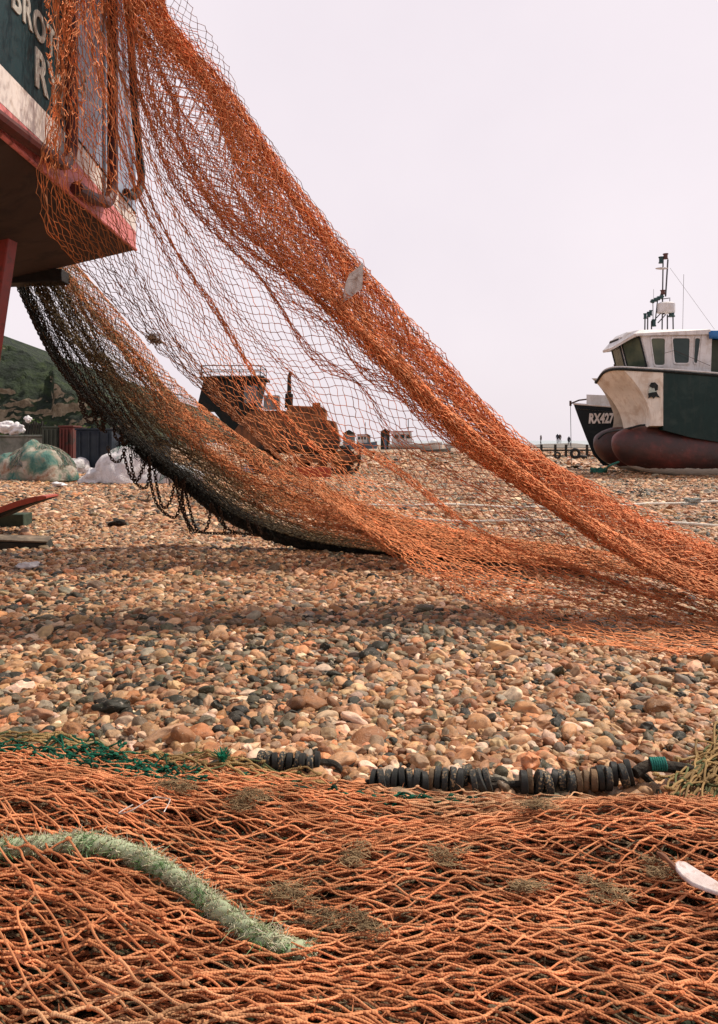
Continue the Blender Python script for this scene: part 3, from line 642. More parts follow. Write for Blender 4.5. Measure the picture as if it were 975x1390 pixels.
nt.links.new(ramp(nt, noise(nt, .9, 3), [(.35, (.008,.02,.02)), (.65, (.03,.05,.045))]), b.inputs['Base Color'])
cat = thing('catamaran', 'white and dark green catamaran fishing boat with twin dark red hulls', 'boat', (12, 23.6, 0))
YM = 23.6
def mir(P): P = np.array(P); P = P.copy(); P[..., 1] = 2*YM-P[..., 1]; return P
# bow: stem -> near edge, five columns of points from rail to foot
bowc = [[(810,519,23.6),(817,527,23.6),(827,538,23.6),(836.5,552,23.6),(843,566,23.6),(847,583,23.6)],
        [(819,507,23.0),(828,519,23.0),(840,532,23.05),(850,548,23.1),(857,564,23.15),(861,583,23.2)],
        [(831,502.5,22.5),(842,513,22.5),(855,527,22.55),(866,543,22.6),(872,560,22.7),(873,582,22.8)],
        [(846,502,22.1),(856,512,22.1),(867,526,22.08),(876,542,22.05),(883,560,22.02),(882,578,22.0)]]
Gb = np.array([resample([W(*p) for p in c], 12) for c in bowc]); Gb = catmull(Gb, np.linspace(0, 3, 14))
Gf_ = mir(Gb); wz_ = np.clip(1.15-np.arange(14)/13*1.15, 0, 1)[:, None]
Gf_[..., 2] -= wz_*(Gb[..., 2]-Gb[:1, :, 2]).clip(0); Gf_[..., 0] += .3*(Gf_[..., 1]-YM)
mb = MB(); mb.grid(Gb); mb.grid(Gf_, flip=True)
# foot plate closing the tunnel top
foot = np.concatenate([Gb[:, -1], Gf_[::-1, -1]]); back = foot.copy(); back[:, 0] = 10.5; mb.grid(np.stack([foot, back]))
mb.build('bow', M['cream2'], cat, angle=50)
edge = Gb[-1]
XE = B(900.5, 580)[0]; XS = 17.2
def side(name, x0pts, x1, m, label=None):
    L = np.array(x0pts)
    for f in (lambda P: P, mir):
        mb = MB(); Rr_ = L.copy(); Rr_[:, 0] = x1; Rr_[:, 1] = YB; mb.grid(f(np.stack([L, Rr_]))); mb.build(name, m, cat, angle=40, label=label)
side('side_panel', edge, XE, M['cream2'], 'cream panel at the bow')
zt = lambda x: float(np.interp(x, [7, 8.6, 10.2, 13, 17.2], [3.0, 2.965, 2.84, 2.72, 2.66]))
# green topsides: closed block over both hulls, slightly inset so that the cream panel butts against it
mb = MB(); ring = []
for x in np.linspace(XE, XS, 12):
    z0 = float(np.interp(x, [XE, 9.4, 10.3, 13, XS], [1.30, 1.10, .95, .9, .9])); ring.append([(x, YB, z0), (x, YB-.02, (z0+zt(x))/2), (x, YB, zt(x)), (x, 2*YM-YB, zt(x)), (x, 2*YM-YB, z0)])
ring = np.array(ring); mb.grid(ring, closed=True); mb.add(ring[0], [(0,1,2,3,4)]); mb.add(ring[-1], [(4,3,2,1,0)]); mb.build('topsides', M['dgreen'], cat, angle=30)
# foredeck
dk_ = np.concatenate([Gb[:, 0], [[XE, YB, zt(XE)]]]); dk_[:, 2] -= .02
mb = MB(); dkf = np.concatenate([Gf_[:, 0], mir(dk_)[14:]]); mb.grid(np.stack([dk_, dkf])); mb.build('deck', M['white'], cat)
# rail: black rubbing strake with white cap
rail = np.concatenate([Gb[:, 0], [[x, YB, zt(x)] for x in np.linspace(8.9, XS, 14)]])
mb = MB(); mb.tube(rail+[0, -.02, .02], .042, 8); railf = np.concatenate([Gf_[:, 0], mir(rail)[14:]]); mb.tube(railf+[0, .03, .02], .055, 8); mb.build('rubbing_strake', M['black'], cat)
mb = MB(); mb.tube(rail+[.02, .0, .085], .025, 6); mb.tube(railf+[.02, .0, .085], .025, 6); mb.build('rail_cap', M['white'], cat)
# twin hulls
def pontoon(yc, parent, dx=0):
    xs_ = [7.42, 7.46, 7.56, 7.75, 8.05, 8.5, 9.2, 10.2, 12, 14.5, 17.0]
    top = [.95, 1.12, 1.22, 1.33, 1.42, 1.42, 1.32, 1.22, 1.15, 1.12, 1.1]; bot = [.88, .70, .52, .34, .18, .06, -.03, -.08, -.1, -.1, -.08]; hw = [.03, .18, .30, .42, .52, .60, .64, .66, .66, .66, .6]
    R = []
    for x, t, bz, h in zip(xs_, top, bot, hw):
        row = []
        for q in range(24):
            a = 2*math.pi*q/24; c, s_ = math.cos(a), math.sin(a); e = 2/2.5
            y = h*math.copysign(abs(c)**e, c); z = (t+bz)/2+(t-bz)/2*math.copysign(abs(s_)**e, s_)
            if s_ < 0: y *= (1-.45*abs(s_)**3)
            row.append((x+dx, yc+y, z))
        R.append(row)
    R = np.array(R); R = catmull(R, np.linspace(0, len(R)-1, 41)); return R
mhl = bpy.data.materials.new('hull_antifouling'); nt, b = nodes(mhl)
tcn = nt.nodes.new('ShaderNodeTexCoord'); sx = nt.nodes.new('ShaderNodeSeparateXYZ'); nt.links.new(tcn.outputs['Object'], sx.inputs[0])
def math_(nt, op, a, b_=0, c=None):
    m = nt.nodes.new('ShaderNodeMath'); m.operation = op
    for i, v in enumerate((a, b_, c)):
        if v is None: continue
        if hasattr(v, 'links'): nt.links.new(v, m.inputs[i])
        else: m.inputs[i].default_value = v
    return m.outputs[0]
base = ramp(nt, noise(nt, .9, 8, tcn.outputs['Object'], .65), [(.34, (.018,.014,.013)), (.5, (.05,.016,.013)), (.66, (.15,.028,.02))])
scr = ramp(nt, noise(nt, 5, 9, tcn.outputs['Object'], .75, .8), [(.62, (0,0,0)), (.68, (1,1,1))])
base = mixc(nt, mixc(nt, .35, (0,0,0), scr), base, (.3,.22,.2))
# painted white boot below a ragged line that drops from the nose to the stern
zl = math_(nt, 'MULTIPLY_ADD', sx.outputs[0], .0, .27); n1_ = noise(nt, 6, 6, tcn.outputs['Object'])
zz = math_(nt, 'ADD', sx.outputs[2], math_(nt, 'MULTIPLY', n1_, .09)); gt = math_(nt, 'GREATER_THAN', zz, math_(nt, 'MAXIMUM', math_(nt, 'MULTIPLY_ADD', sx.outputs[0], -.22, 2.06), .24))
c = mixc(nt, gt, ramp(nt, noise(nt, 3, 5, tcn.outputs['Object']), [(.4, (.82,.80,.72)), (.7, (.6,.58,.5))]), base)
nt.links.new(c, b.inputs['Base Color']); b.inputs['Roughness'].default_value = .5; bump(nt, b, noise(nt, 7, 6, tcn.outputs['Object']), .4, .03)
for yc, dx in ((22.64, .0), (24.56, .05)):
    Rg = pontoon(yc, cat, dx); mb = MB(); mb.grid(Rg, closed=True); mb.add(Rg[0], [tuple(range(24))[::-1]]); mb.add(Rg[-1], [tuple(range(24))])
    h_ = mb.build('twin_hull', mhl, None, angle=60, label='twin hull with ragged white bottom paint')
    h_.parent = cat; h_.location = -cat.location
# black rope slung over the noses
mb = MB(); mb.tube(resample([B(812,596,24.1), B(822,588,23.9), B(838,584,23.3), B(852,582,22.5), B(868,577.5,22.1), B(876,577,21.98)], 20), .03, 6); mb.build('mooring_rope', M['black'], cat)
# wheelhouse
yn, yf = 22.62, 24.58
def poly(z, sh, out=0): return [(8.52-sh-out, yn-out, z), (8.05-sh-out, 23.15, z), (8.05-sh-out, 24.05, z), (8.52-sh-out, yf+out, z), (10.15+out, yf+out, z), (10.15+out, yn-out, z)]
mb = MB(); b0_ = poly(2.9, 0); b1_ = poly(3.13, 0); b2_ = poly(4.10, .24)
G = np.array([b0_, b1_, b2_]); mb.grid(G, closed=True); mb.add(G[-1], [tuple(range(6))]); mb.build('wheelhouse', M['white'], cat, smooth=False)
# roof with the peaked visor
mb = MB(); r0 = [(8.1, yn-.1, 4.06), (7.62, 23.1, 3.74), (7.62, 24.1, 3.74), (8.1, yf+.1, 4.06), (10.25, yf+.1, 4.10), (10.25, yn-.1, 4.10)]
r1 = [(8.05, yn-.1, 4.12), (7.60, 23.1, 3.80), (7.60, 24.1, 3.80), (8.05, yf+.1, 4.12), (10.25, yf+.1, 4.24), (10.25, yn-.1, 4.24)]; r2 = [(8.25, yn+.05, 4.25), (8.0, 23.1, 4.24), (8.0, 24.1, 4.24), (8.25, yf-.05, 4.25), (10.2, yf-.05, 4.27), (10.2, yn+.05, 4.27)]
G = np.array([r0, r1, r2]); mb.grid(G, closed=True); mb.add(G[-1], [tuple(range(6))]); mb.add(G[0], [tuple(range(6))[::-1]]); mb.build('roof', M['white'], cat, smooth=False)
def quad_window(P, m, inset=.08, rim='white'):
    """P: 4 corners (bottom-left, bottom-right, top-right, top-left) on the wall; frame + rounded pane, proud of it"""
    P = [Vector(p) for p in P]; n = (P[1]-P[0]).cross(P[3]-P[0]).normalized()
    if n.y > 0: n = -n
    def ringpts(k, off):
        c = sum(P, Vector())/4; Q = [c+(p-c)*k for p in P]; out = []
        for i in range(4):
            a, b_, d = Q[i-1], Q[i], Q[(i+1) % 4]; u = (a-b_); v = (d-b_); ru = min(.07, u.length*.3); p0 = b_+u.normalized()*ru; p1 = b_+v.normalized()*ru
            for t in (0, .33, .66, 1): out.append((p0*(1-t)+b_*t)*(1-t)+(b_*(1-t)+p1*t)*t+n*off)
        return out
    mb = MB(); o1 = ringpts(1.0, .004); o2 = ringpts(1.0, .03); o3 = ringpts(.88, .03); o4 = ringpts(.88, .008); mb.grid(np.array([[list(v) for v in r] for r in (o1, o2, o3, o4)]), closed=True)
    w_ = mb.build('window', M[rim], cat)
    mb = MB(); o = ringpts(.89, .012); mb.add(o, [tuple(range(16))]); pn = mb.build('pane', m, None, smooth=False); pn.parent = w_; pn.location = (0,0,0)
def onside(px0, px1, pyb, pyt, px0t, px1t): return [W(px0, pyb, yn-.002), W(px1, pyb, yn-.002), W(px1t, pyt, yn-.002), W(px0t, pyt, yn-.002)]
quad_window(onside(888, 903, 498, 457, 882, 903.5), mgl, rim='white')
quad_window(onside(914.5, 936, 495, 457, 911, 937.5), mgd); quad_window(onside(941, 946, 495, 457, 943, 951), mgd)
def lv(a, b_, s, t): a0, a1 = Vector(a), Vector(b_); return a0.lerp(a1, s)
for (i0, i1) in ((1, 0), (2, 1), (3, 2)):
    bl, br = Vector(b1_[i0]), Vector(b1_[i1]); tl, tr = Vector(b2_[i0]), Vector(b2_[i1])
    f = lambda s, t: tuple((bl.lerp(br, s)).lerp(tl.lerp(tr, s), t)+Vector((-.012, -.012 if i0 == 1 else (.012 if i0 == 3 else 0), 0)))
    quad_window([f(.03, .01), f(.93, .01), f(.93, .97), f(.03, .97)], mgl, rim='black')
# slanted pillar, shelter opening, blue tarpaulin
mb = MB(); mb.hexa([B(948,510,yn), B(965,512,yn), B(965,512,yn+.5), B(948,510,yn+.5), B(953,449,yn-.03), B(967,449,yn-.03), B(967,449,yn+.5), B(953,449,yn+.5)]); mb.build('pillar', M['white'], cat, bevel=.01)
msh = mat('shelter_panel', (.07,.085,.06), (.03,.04,.03), 1.5, .6)
mb = MB(); mb.hexa([(10.3, 22.9, 2.7), (14.5, 22.9, 2.7), (14.5, 24.4, 2.7), (10.3, 24.4, 2.7), (10.3, 22.9, 3.98), (14.5, 22.9, 3.98), (14.5, 24.4, 3.98), (10.3, 24.4, 3.98)]); mb.build('shelter', msh, cat)
mbl = mat('blue_tarpaulin', (.025,.16,.42), (.02,.12,.34), 3, .45, bmp=.5, bscale=4, bdist=.05)
mb = MB(); n_ = 30; Gt = np.zeros((n_, 6, 3))
for i in range(n_):
    x = lerp(10.2, 14.6, i/(n_-1)); Gt[i] = [(x, yn-.12+.02*math.sin(i*1.7), 3.965+.012*math.sin(i*2.3)), (x, yn-.12, 4.08), (x, yn-.08, 4.20), (x, yn+.3, 4.235), (x, yf, 4.235), (x, yf+.05, 4.0)]
mb.grid(Gt); tp = mb.build('tarpaulin', mbl, cat, angle=60); sd2 = tp.modifiers.new('solid', 'SOLIDIFY'); sd2.thickness = .012
# emblem on the cream panel: pale round patch over a dark ragged shape
mb = MB(); c = B(886, 531)+[0, -.012, 0]
mb.add([c+[.12*math.cos(a)*1.0, -.002, .14*math.sin(a)] for a in np.linspace(0, 2*math.pi, 20, endpoint=False)], [tuple(range(20))[::-1]]); mb.build('emblem', mat('emblem_pale', (.45,.5,.45), (.3,.36,.32), 12, .5), cat, smooth=False)
mb = MB(); pts = [(881,524),(884,519.5),(889,519),(893,523),(893,529),(889.5,531),(888,526.5),(885.5,527)]; mb.prism([B(a, b_)+[0, -.02, 0] for a, b_ in pts], (0, .006, 0))
pts = [(880,534),(886,532.5),(891,532),(893,536),(896,540),(890,538.5),(887,541),(884,538.5),(880,541)]; mb.prism([B(a, b_)+[0, -.02, 0] for a, b_ in pts], (0, .006, 0)); mb.build('emblem', M['black'], cat, smooth=False)
# bollard on the foredeck
mb = MB(); mb.tube([B(834.5,502,23), B(834.5,494.5,23)], .03, 8); mb.tube([B(831,498,23), B(838.5,498,23)], .015, 6); mb.build('bollard', M['steel'], cat)
# mast, lamps, radar
Z2 = lambda x, y, Y=23.6: W(835+x/6.964, 335+y/6.964, Y)
mb = MB()
for pts, r in [([(445,790),(455,90)],.014), ([(478,470),(500,120)],.016), ([(382,690),(405,480)],.012), ([(495,780),(495,640)],.014), ([(550,780),(548,660)],.014), ([(282,785),(284,640)],.014), ([(308,785),(310,620)],.014),
               ([(360,700),(358,500)],.008), ([(405,720),(480,640)],.012), ([(383,680),(440,620)],.012), ([(518,540),(518,480)],.008), ([(440,495),(510,485)],.010), ([(345,780),(345,700)],.014), ([(460,535),(462,640)],.02)]:
    mb.tube([Z2(*p) for p in pts], r*1.45, 6)
mb.build('mast', mat('grey_mast', (.10,.10,.10), (.05,.05,.05), 5, .5, metal=.4), cat)
mlamp = mat('lamp_body', (.02,.05,.05), (.04,.08,.08), 9, .4); mrust = mat('rusty_lamp', (.16,.07,.06), (.08,.04,.035), 9, .6)
def lamp(cx, cy, w_, h_, m):
    a, b2, c_ = Z2(cx, cy-h_/2), Z2(cx, cy+h_/2), w_/6.964/F*23.6/2; mb = MB()
    P = [lerp(b2, a, t) for t in (0, .15, .2, .8, .85, 1)]; mb.tube(P, [c_, c_, c_*.8, c_*.8, c_*1.05, c_*1.05], 12); mb.build('lamp', m, cat)
for a in [(478,90,48,50,mrust),(452,430,48,40,mrust),(435,125,46,60,mlamp),(368,720,42,66,mlamp),(535,625,62,75,mlamp),(285,655,34,50,mlamp),(318,640,34,50,mlamp),(338,625,30,50,mlamp)]: lamp(*a)
mb = MB()
for i in range(4):
    c_ = Z2(355+i*28, 515-i*14); mb.box(c_, (.11, .12, .09), Matrix.Rotation(.4, 3, 'Y'))
mb.build('lamp_bar', mlamp, cat, bevel=.006)
mb = MB(); c_ = Z2(480, 575); mb.tube([c_+[0,0,-.17], c_+[0,0,-.15], c_+[0,0,.11], c_+[0,0,.15], c_+[0,0,.165]], [.2, .27, .27, .2, .05], 20); mb.build('radar_dome', M['white'], cat)
mb = MB(); c_ = Z2(440, 205); mb.blob(c_, (.19, .1, .035), 2, .05, 8); mb.build('radar_scanner', M['white'], cat)
for nm_, pts, r_ in [('aerial', [Z2(640,780), Z2(650,260)], .006), ('stay_wire', [Z2(520,200), Z2(940,780)], .004), ('aerial', [Z2(365,500), Z2(365,400)], .005), ('roof_hook', resample([Z2(180,805), Z2(160,815), Z2(148,835), Z2(120,880)], 10), .01), ('side_line', [Z2(470,1005,22.5), Z2(560,980,22.5), Z2(900,1125,22.4)], .007)]:
    mb = MB(); mb.tube(pts, r_, 5); mb.build(nm_, M['steel'], cat)
# ---- boat behind, with its number
rx = thing('fishing_boat', 'black hulled fishing boat with white number on its bow behind the catamaran', 'boat', (11, 27, 0))
YC = 27.2
stem = [(7.56, 2.28), (7.75, 1.75), (8.0, 1.1), (8.25, .5), (8.6, .12)]
def hull_half(u, t):
    """u 0..1 along, t 0 rail ..1 keel"""
    k = t*4; i = min(int(k), 3); f = k-i; sx_ = lerp(stem[i][0], stem[i+1][0], f); sz_ = lerp(stem[i][1], stem[i+1][1], f)
    x = lerp(sx_, 15.5, u); hb = 1.35*(1-(1-min(1, u*1.9))**2.1)*(1-.62*t**2.2); z = sz_-.28*math.sin(min(u*2.2, 1)*math.pi/2)*(1-t)
    if t > .75: hb *= 1-(t-.75)*3.2
    return x, hb, z
mb = MB()
Gn = np.array([[(lambda q: (q[0], YC-q[1], q[2]))(hull_half(u, t)) for t in np.linspace(0, 1, 13)] for u in np.linspace(0, 1, 26)]); Gf = Gn.copy(); Gf[..., 1] = 2*YC-Gf[..., 1]
mb.grid(Gn); mb.grid(Gf, flip=True); mb.add(np.concatenate([Gn[-1], Gf[-1][::-1]]), [tuple(range(26))]); mnav = paint('navy_black_paint', (.008,.016,.022), (.02,.03,.035), .45, .2, 2); mb.build('hull', mnav, rx, angle=50)
mb = MB(); gn = Gn[:, 0].copy(); gf = Gf[:, 0].copy(); up_ = np.array([0, 0, .14])
mb.grid(np.stack([gn-[0,0,.15], gf-[0,0,.15]])); mb.build('deck', M['cream2'], rx)
mb = MB(); mb.tube(gn+[0,0,.02], .035, 6); mb.tube(gf+[0,0,.02], .035, 6); mb.build('rail', M['white'], rx)
mb = MB(); hs = [(8.0, YC-.05, 2.2), (9.6, YC-.5, 2.1), (12, YC-.7, 2.1), (12, YC+.7, 2.1), (9.6, YC+.5, 2.1)]
mb.prism(hs, (0, 0, .42)); mb.build('foredeck_cabin', M['white'], rx, smooth=False)
mb = MB(); mb.tube([(7.45, YC, 2.3), (7.75, YC, 2.42), (8.4, YC, 2.5)], .03, 6); mb.tube([(7.45, YC, 2.22), (7.45, YC, 2.4)], .04, 6); mb.build('bow_roller', M['steel'], rx)
mb = MB(); mb.tube([(7.45, YC, 2.3), (7.47, YC-.05, .05)], .010, 4); mb.build('bow_line', M['rubber'], rx)
def on_hull(a, bz, c):
    x = 8.03+a; z = 1.615+bz; best = None
    # invert the hull surface: search u, t for (x, z)
    u, t = .1, .4
    for _ in range(25):
        x0_, h0, z0_ = hull_half(u, t); du = (x-x0_)/7.4; u = min(max(u+du, 0), 1); x0_, h0, z0_ = hull_half(u, t); t = min(max(t+(z0_-z)/2.2, 0), 1)
    return (x, YC-hull_half(u, t)[1]-.02-c, z)
text_mesh('RX427', .46, M['white'], 'boat_number', rx, on_hull, off=.02, depth=.004, sx=.56)
# ================================================================ background
def gz(px, py): return WG(px, py)
# ---- rusty bulldozer seen through the net
YD = 24.0
def D(px, py, Y=YD): return W(px, py, Y)
mrb = mat('rust_brown_paint', (.26,.095,.035), (.06,.03,.018), 2.2, .8, stain=(.30,.12,.04), stain_scale=2.4, streak=(.02,.014,.01))
mdk = mat('dark_cab_paint', (.006,.010,.010), (.010,.013,.012), 2, .7, stain=(.04,.022,.015), stain_scale=3, stain_amt=.2)
mtr = mat('track_steel', (.025,.022,.02), (.05,.035,.025), 6, .8)
dz = thing('bulldozer', 'rusty brown bulldozer with dark cab behind the open net', 'bulldozer', (-1.8, 25.2, 0))
def trackpath(x0, x1, zc, r):
    P = []
    for a in np.linspace(math.pi/2, 3*math.pi/2, 9): P.append((x0+r*math.cos(a), zc+r*math.sin(a)))
    for a in np.linspace(-math.pi/2, math.pi/2, 9): P.append((x1+r*math.cos(a), zc+r*math.sin(a)))
    return P
for yc in (24.0, 26.2):
    P = trackpath(-3.0, -.55, .40, .40); mb = MB(); Go = np.array([[(x, yc-.22, z), (x, yc+.22, z), (lerp(x, -1.8, .12), yc+.22, lerp(z, .4, .14)), (lerp(x, -1.8, .12), yc-.22, lerp(z, .4, .14))] for x, z in P+P[:1]])
    mb.grid(Go, closed=True)
    Q = resample([(x, 0, z) for x, z in P+P[:1]], 40)
    for i in range(39):
        t = Vector(Q[i+1])-Vector(Q[i]); an = math.atan2(t.z, t.x); mb.box((Q[i][0], yc, Q[i][2]), (.05, .46, .07), Matrix.Rotation(-an, 3, 'Y'))
    tk = mb.build('track', mtr, dz, angle=30)
    for k_ in range(5):
        mb = MB(); x = lerp(-2.95, -.6, k_/4); r = .27 if k_ in (0, 4) else .13; z = .4 if k_ in (0, 4) else .2
        mb.tube([(x, yc-.2, z), (x, yc-.24, z), (x, yc-.245, z)], [r, r, r*.6], 16); wv = mb.build('roller', mrb, None); wv.parent = tk; wv.location = (0, 0, 0)
mb = MB(); mb.prism([(-3.9, 24.3, .62), (-.75, 24.3, .55), (-.6, 24.3, 1.0), (-.75, 24.3, 1.6), (-2.4, 24.3, 1.95), (-3.45, 24.3, 1.95), (-3.95, 24.3, 1.3)], (0, 1.6, 0)); mb.build('body', mrb, dz, smooth=False, bevel=.04)
mb = MB(); mb.prism([(-2.3, 24.55, 1.60), (-1.05, 24.55, 1.50), (-1.05, 24.55, 2.0), (-1.2, 24.55, 2.08), (-2.3, 24.55, 2.12)], (0, 1.1, 0))
mb.build('hood', mrb, dz, smooth=False, bevel=.05)
mb = MB(); mb.box((-1.35, 24.5, 1.75), (.26, .12, .9)); mb.build('lift_ram', mrb, dz, bevel=.02)
# cab: wider at the foot, flat roof, rack
cb_ = [(-5.02, 24.3, 1.95), (-3.2, 24.3, 1.95), (-3.2, 25.8, 1.95), (-5.02, 25.8, 1.95)]; cm_ = [(-5.07, 24.3, 2.2), (-3.25, 24.3, 2.2), (-3.25, 25.8, 2.2), (-5.07, 25.8, 2.2)]; ct_ = [(-4.9, 24.35, 2.93), (-3.08, 24.35, 2.93), (-3.08, 25.75, 2.93), (-4.9, 25.75, 2.93)]
mb = MB(); mb.grid(np.array([cb_, cm_, ct_]), closed=True); mb.add(ct_, [(0,1,2,3)]); mb.add(cb_, [(3,2,1,0)]); mb.build('cab', mdk, dz, smooth=False, bevel=.02)
mb = MB(); mb.box((-4.0, 25.05, 2.975), (2.05, 1.65, .08)); mb.build('cab_roof', mdk, dz, bevel=.02)
mb = MB(); mb.prism([(-3.85, 24.325, 1.0), (-2.6, 24.325, 1.0), (-3.1, 24.325, 1.95), (-4.6, 24.325, 1.95)], (0, 1.4, 0)); mb.build('cab_base', mdk, dz, smooth=False)
for (xa, xb) in ((-3.62, -3.2),):
    mb = MB(); mb.box(((xa+xb)/2, 24.31, 2.45), (xb-xa, .03, .55)); mb.build('window', mat('hazy_glass', (.14,.17,.18), (.08,.1,.11), 2, .2, bmp=0), dz, bevel=.01)
mb = MB()
for z in (3.16, 3.36):
    for (a, b_) in (((-4.95, 24.3), (-3.1, 24.3)), ((-3.1, 24.3), (-3.1, 25.8)), ((-3.1, 25.8), (-4.95, 25.8)), ((-4.95, 25.8), (-4.95, 24.3))): mb.tube([(*a, z), (*b_, z)], .015, 5)
for x, y in ((-4.95,24.3), (-4.0,24.3), (-3.1,24.3), (-3.1,25.8), (-4.0,25.8), (-4.95,25.8)): mb.tube([(x, y, 3.0), (x, y, 3.36)], .015, 5)
mb.build('roof_rack', mtr, dz)
mb = MB(); mb.tube([(-2.27, 24.9, 2.05), (-2.25, 24.9, 2.5), (-2.25, 24.9, 2.52), (-2.25, 24.9, 3.05), (-2.2, 24.9, 3.22)], [.13, .13, .07, .06, .055], 12); mb.build('exhaust_stack', mtr, dz)
mb = MB(); mb.box((-2.75, 24.4, 2.2), (.5, .3, .45)); mb.build('toolbox', mat('grey_box', (.22,.24,.24), (.1,.1,.1), 4, .6), dz, bevel=.02)
Gq = np.array([[(.02+.16*math.sin(a)*1.0-.12, y, .55-.5*math.cos(a)) for y in np.linspace(23.5, 26.8, 6)] for a in np.linspace(.1, 2.6, 8)])
mb = MB(); mb.grid(Gq); bl = mb.build('blade', mtr, dz, angle=60); q_ = bl.modifiers.new('solid', 'SOLIDIFY'); q_.thickness = .05
mb = MB(); mb.box((-1.0, 23.7, .42), (2.0, .12, .2)); mb.build('push_arm', mrb, dz, bevel=.02); mb = MB(); mb.box((-1.0, 26.55, .42), (2.0, .12, .2)); mb.build('push_arm', mrb, dz, bevel=.02)
# red punt and rubbish in front of it
mredp = paint('punt_red', (.45,.07,.04), (.2,.05,.03), .5, .3)
p = thing('small_punt', 'low red punt on the shingle in front of the rusty bulldozer', 'boat', tuple(WG(412, 648)))
c = WG(412, 648); mb = MB(); R_ = []
for t in np.linspace(0, 1, 9):
    k_ = math.sin(math.pi*(.12+.76*t))**.6; x = c[0]-.75+1.5*t; R_.append([(x, c[1]+.35*k_, .02), (x, c[1]+.42*k_, .26), (x, c[1]+.36*k_, .26), (x, c[1]+.3*k_, .08), (x, c[1]-.3*k_, .08), (x, c[1]-.36*k_, .26), (x, c[1]-.42*k_, .26), (x, c[1]-.35*k_, .02)])
R_ = np.array(R_); mb.grid(R_, closed=True); mb.add(R_[0], [tuple(range(8))]); mb.add(R_[-1], [tuple(range(8))[::-1]]); mb.build('hull', mredp, p, angle=30)
mb = MB(); mb.box((c[0]+.1, c[1], .22), (.16, .66, .03)); mb.build('thwart', mwood, p)
# ---- heaps of net and sacks
def heap_mat(name, cols, scale=2.2):
    m = bpy.data.materials.new(name); nt, b = nodes(m); n1 = noise(nt, scale, 7, rough=.65, dist=.5)
    st = [(lerp(.34, .66, i/(len(cols)-1)), c_) for i, c_ in enumerate(cols)]; nt.links.new(ramp(nt, n1, st), b.inputs['Base Color']); b.inputs['Roughness'].default_value = .85
    v = nt.nodes.new('ShaderNodeTexVoronoi'); v.feature = 'DISTANCE_TO_EDGE'; v.inputs['Scale'].default_value = 34; t = nt.nodes.new('ShaderNodeTexCoord'); nt.links.new(t.outputs['Object'], v.inputs['Vector'])
    a = math_(nt, 'MULTIPLY_ADD', noise(nt, 9, 8, dist=1.5), .8, v.outputs['Distance']); bump(nt, b, a, 1.0, .035); return m
mg1 = heap_mat('green_net_heap', [(.03,.10,.08), (.09,.22,.18), (.24,.26,.19), (.48,.42,.34), (.34,.20,.13)])
mw1 = heap_mat('white_net_heap', [(.25,.38,.34), (.62,.60,.60), (.80,.76,.76), (.55,.50,.48)], 1.6)
def strands(name, c, r, n, cols, seed, parent, rad=.005):
    R = np.random.default_rng(seed); P = []
    for q in range(n):
        a = R.uniform(0, 6.28); t0 = R.uniform(-.9, .9); pts = []
        for s_ in np.linspace(0, 1, 7):
            th = a+s_*R.uniform(.3, .9); el = max(.05, .25+1.0*abs(math.sin(t0+s_*1.4))); d = np.array([math.cos(th)*math.cos(el*1.2), math.sin(th)*math.cos(el*1.2), math.sin(el*1.2)]); pts.append(np.array(c)+d*np.array(r)*R.uniform(1.0, 1.06)+[0, 0, .0])
        P.append(pts)
    cc = np.array(cols)[R.integers(0, len(cols), n)]; return qmesh(name, [tubes(np.array(P), rad, 3, cc)], M['fibre'], parent)
def crumple(o, st, size=.22):
    tx = bpy.data.textures.new('creases', 'CLOUDS'); tx.noise_scale = size; tx.noise_depth = 4; d = o.modifiers.new('creases', 'DISPLACE'); d.texture = tx; d.strength = st; d.texture_coords = 'GLOBAL'; d.mid_level = .5; return o
def heap(label, c, r, m, seed, cols, group, amp=.22, extra=()):
    t = thing('net_heap', label, 'net heap', tuple(c), group); mb = MB(); mb.blob(c, r, seed, amp, 36, zmin=-.02); crumple(mb.build('netting', m, t, angle=180), .16)
    for i, (dc, rr) in enumerate(extra):
        mb = MB(); mb.blob(np.array(c)+dc, rr, seed+i+1, amp, 28, zmin=-.02); crumple(mb.build('netting', m, t, angle=180), .14)
    strands('loose_twine', c, r, 700, cols, seed, t); return t
grp = 'heaps of nets at the back of the beach'
c = WG(40, 652); heap('heap of green and tan fishing net on the shingle at far left', c+[0,.6,0], (.95, .8, .86), mg1, 3, [(.05,.2,.15), (.4,.35,.25), (.5,.45,.4)], grp, .16, extra=[((-.75,.1,0), (.6,.6,.55))])
c = WG(165, 655); heap('tall white sack heap with pale green net behind the hanging chains', c+[-.05,.7,0], (.75, .6, .84), mw1, 7, [(.7,.68,.66), (.2,.35,.3)], grp, .2, extra=[((.8,.0,0), (.9,.6,.5)), ((-.55,-.3,0), (.5,.4,.3))])
c = WG(366, 640); heap('small heap of white net scraps left of the red punt', c+[0,.4,0], (.65, .5, .35), mw1, 17, [(.7,.68,.66), (.4,.35,.3)], grp, .25)
c = WG(96, 642); heap('low trail of white netting between the green heap and the dark tarpaulin', c+[0,.3,0], (.45, .5, .42), mw1, 27, [(.7,.68,.66)], grp, .25)
msk = mat('white_sack', (.80,.77,.77), (.62,.6,.6), 3, .6, bmp=.8, bscale=5, bdist=.05)
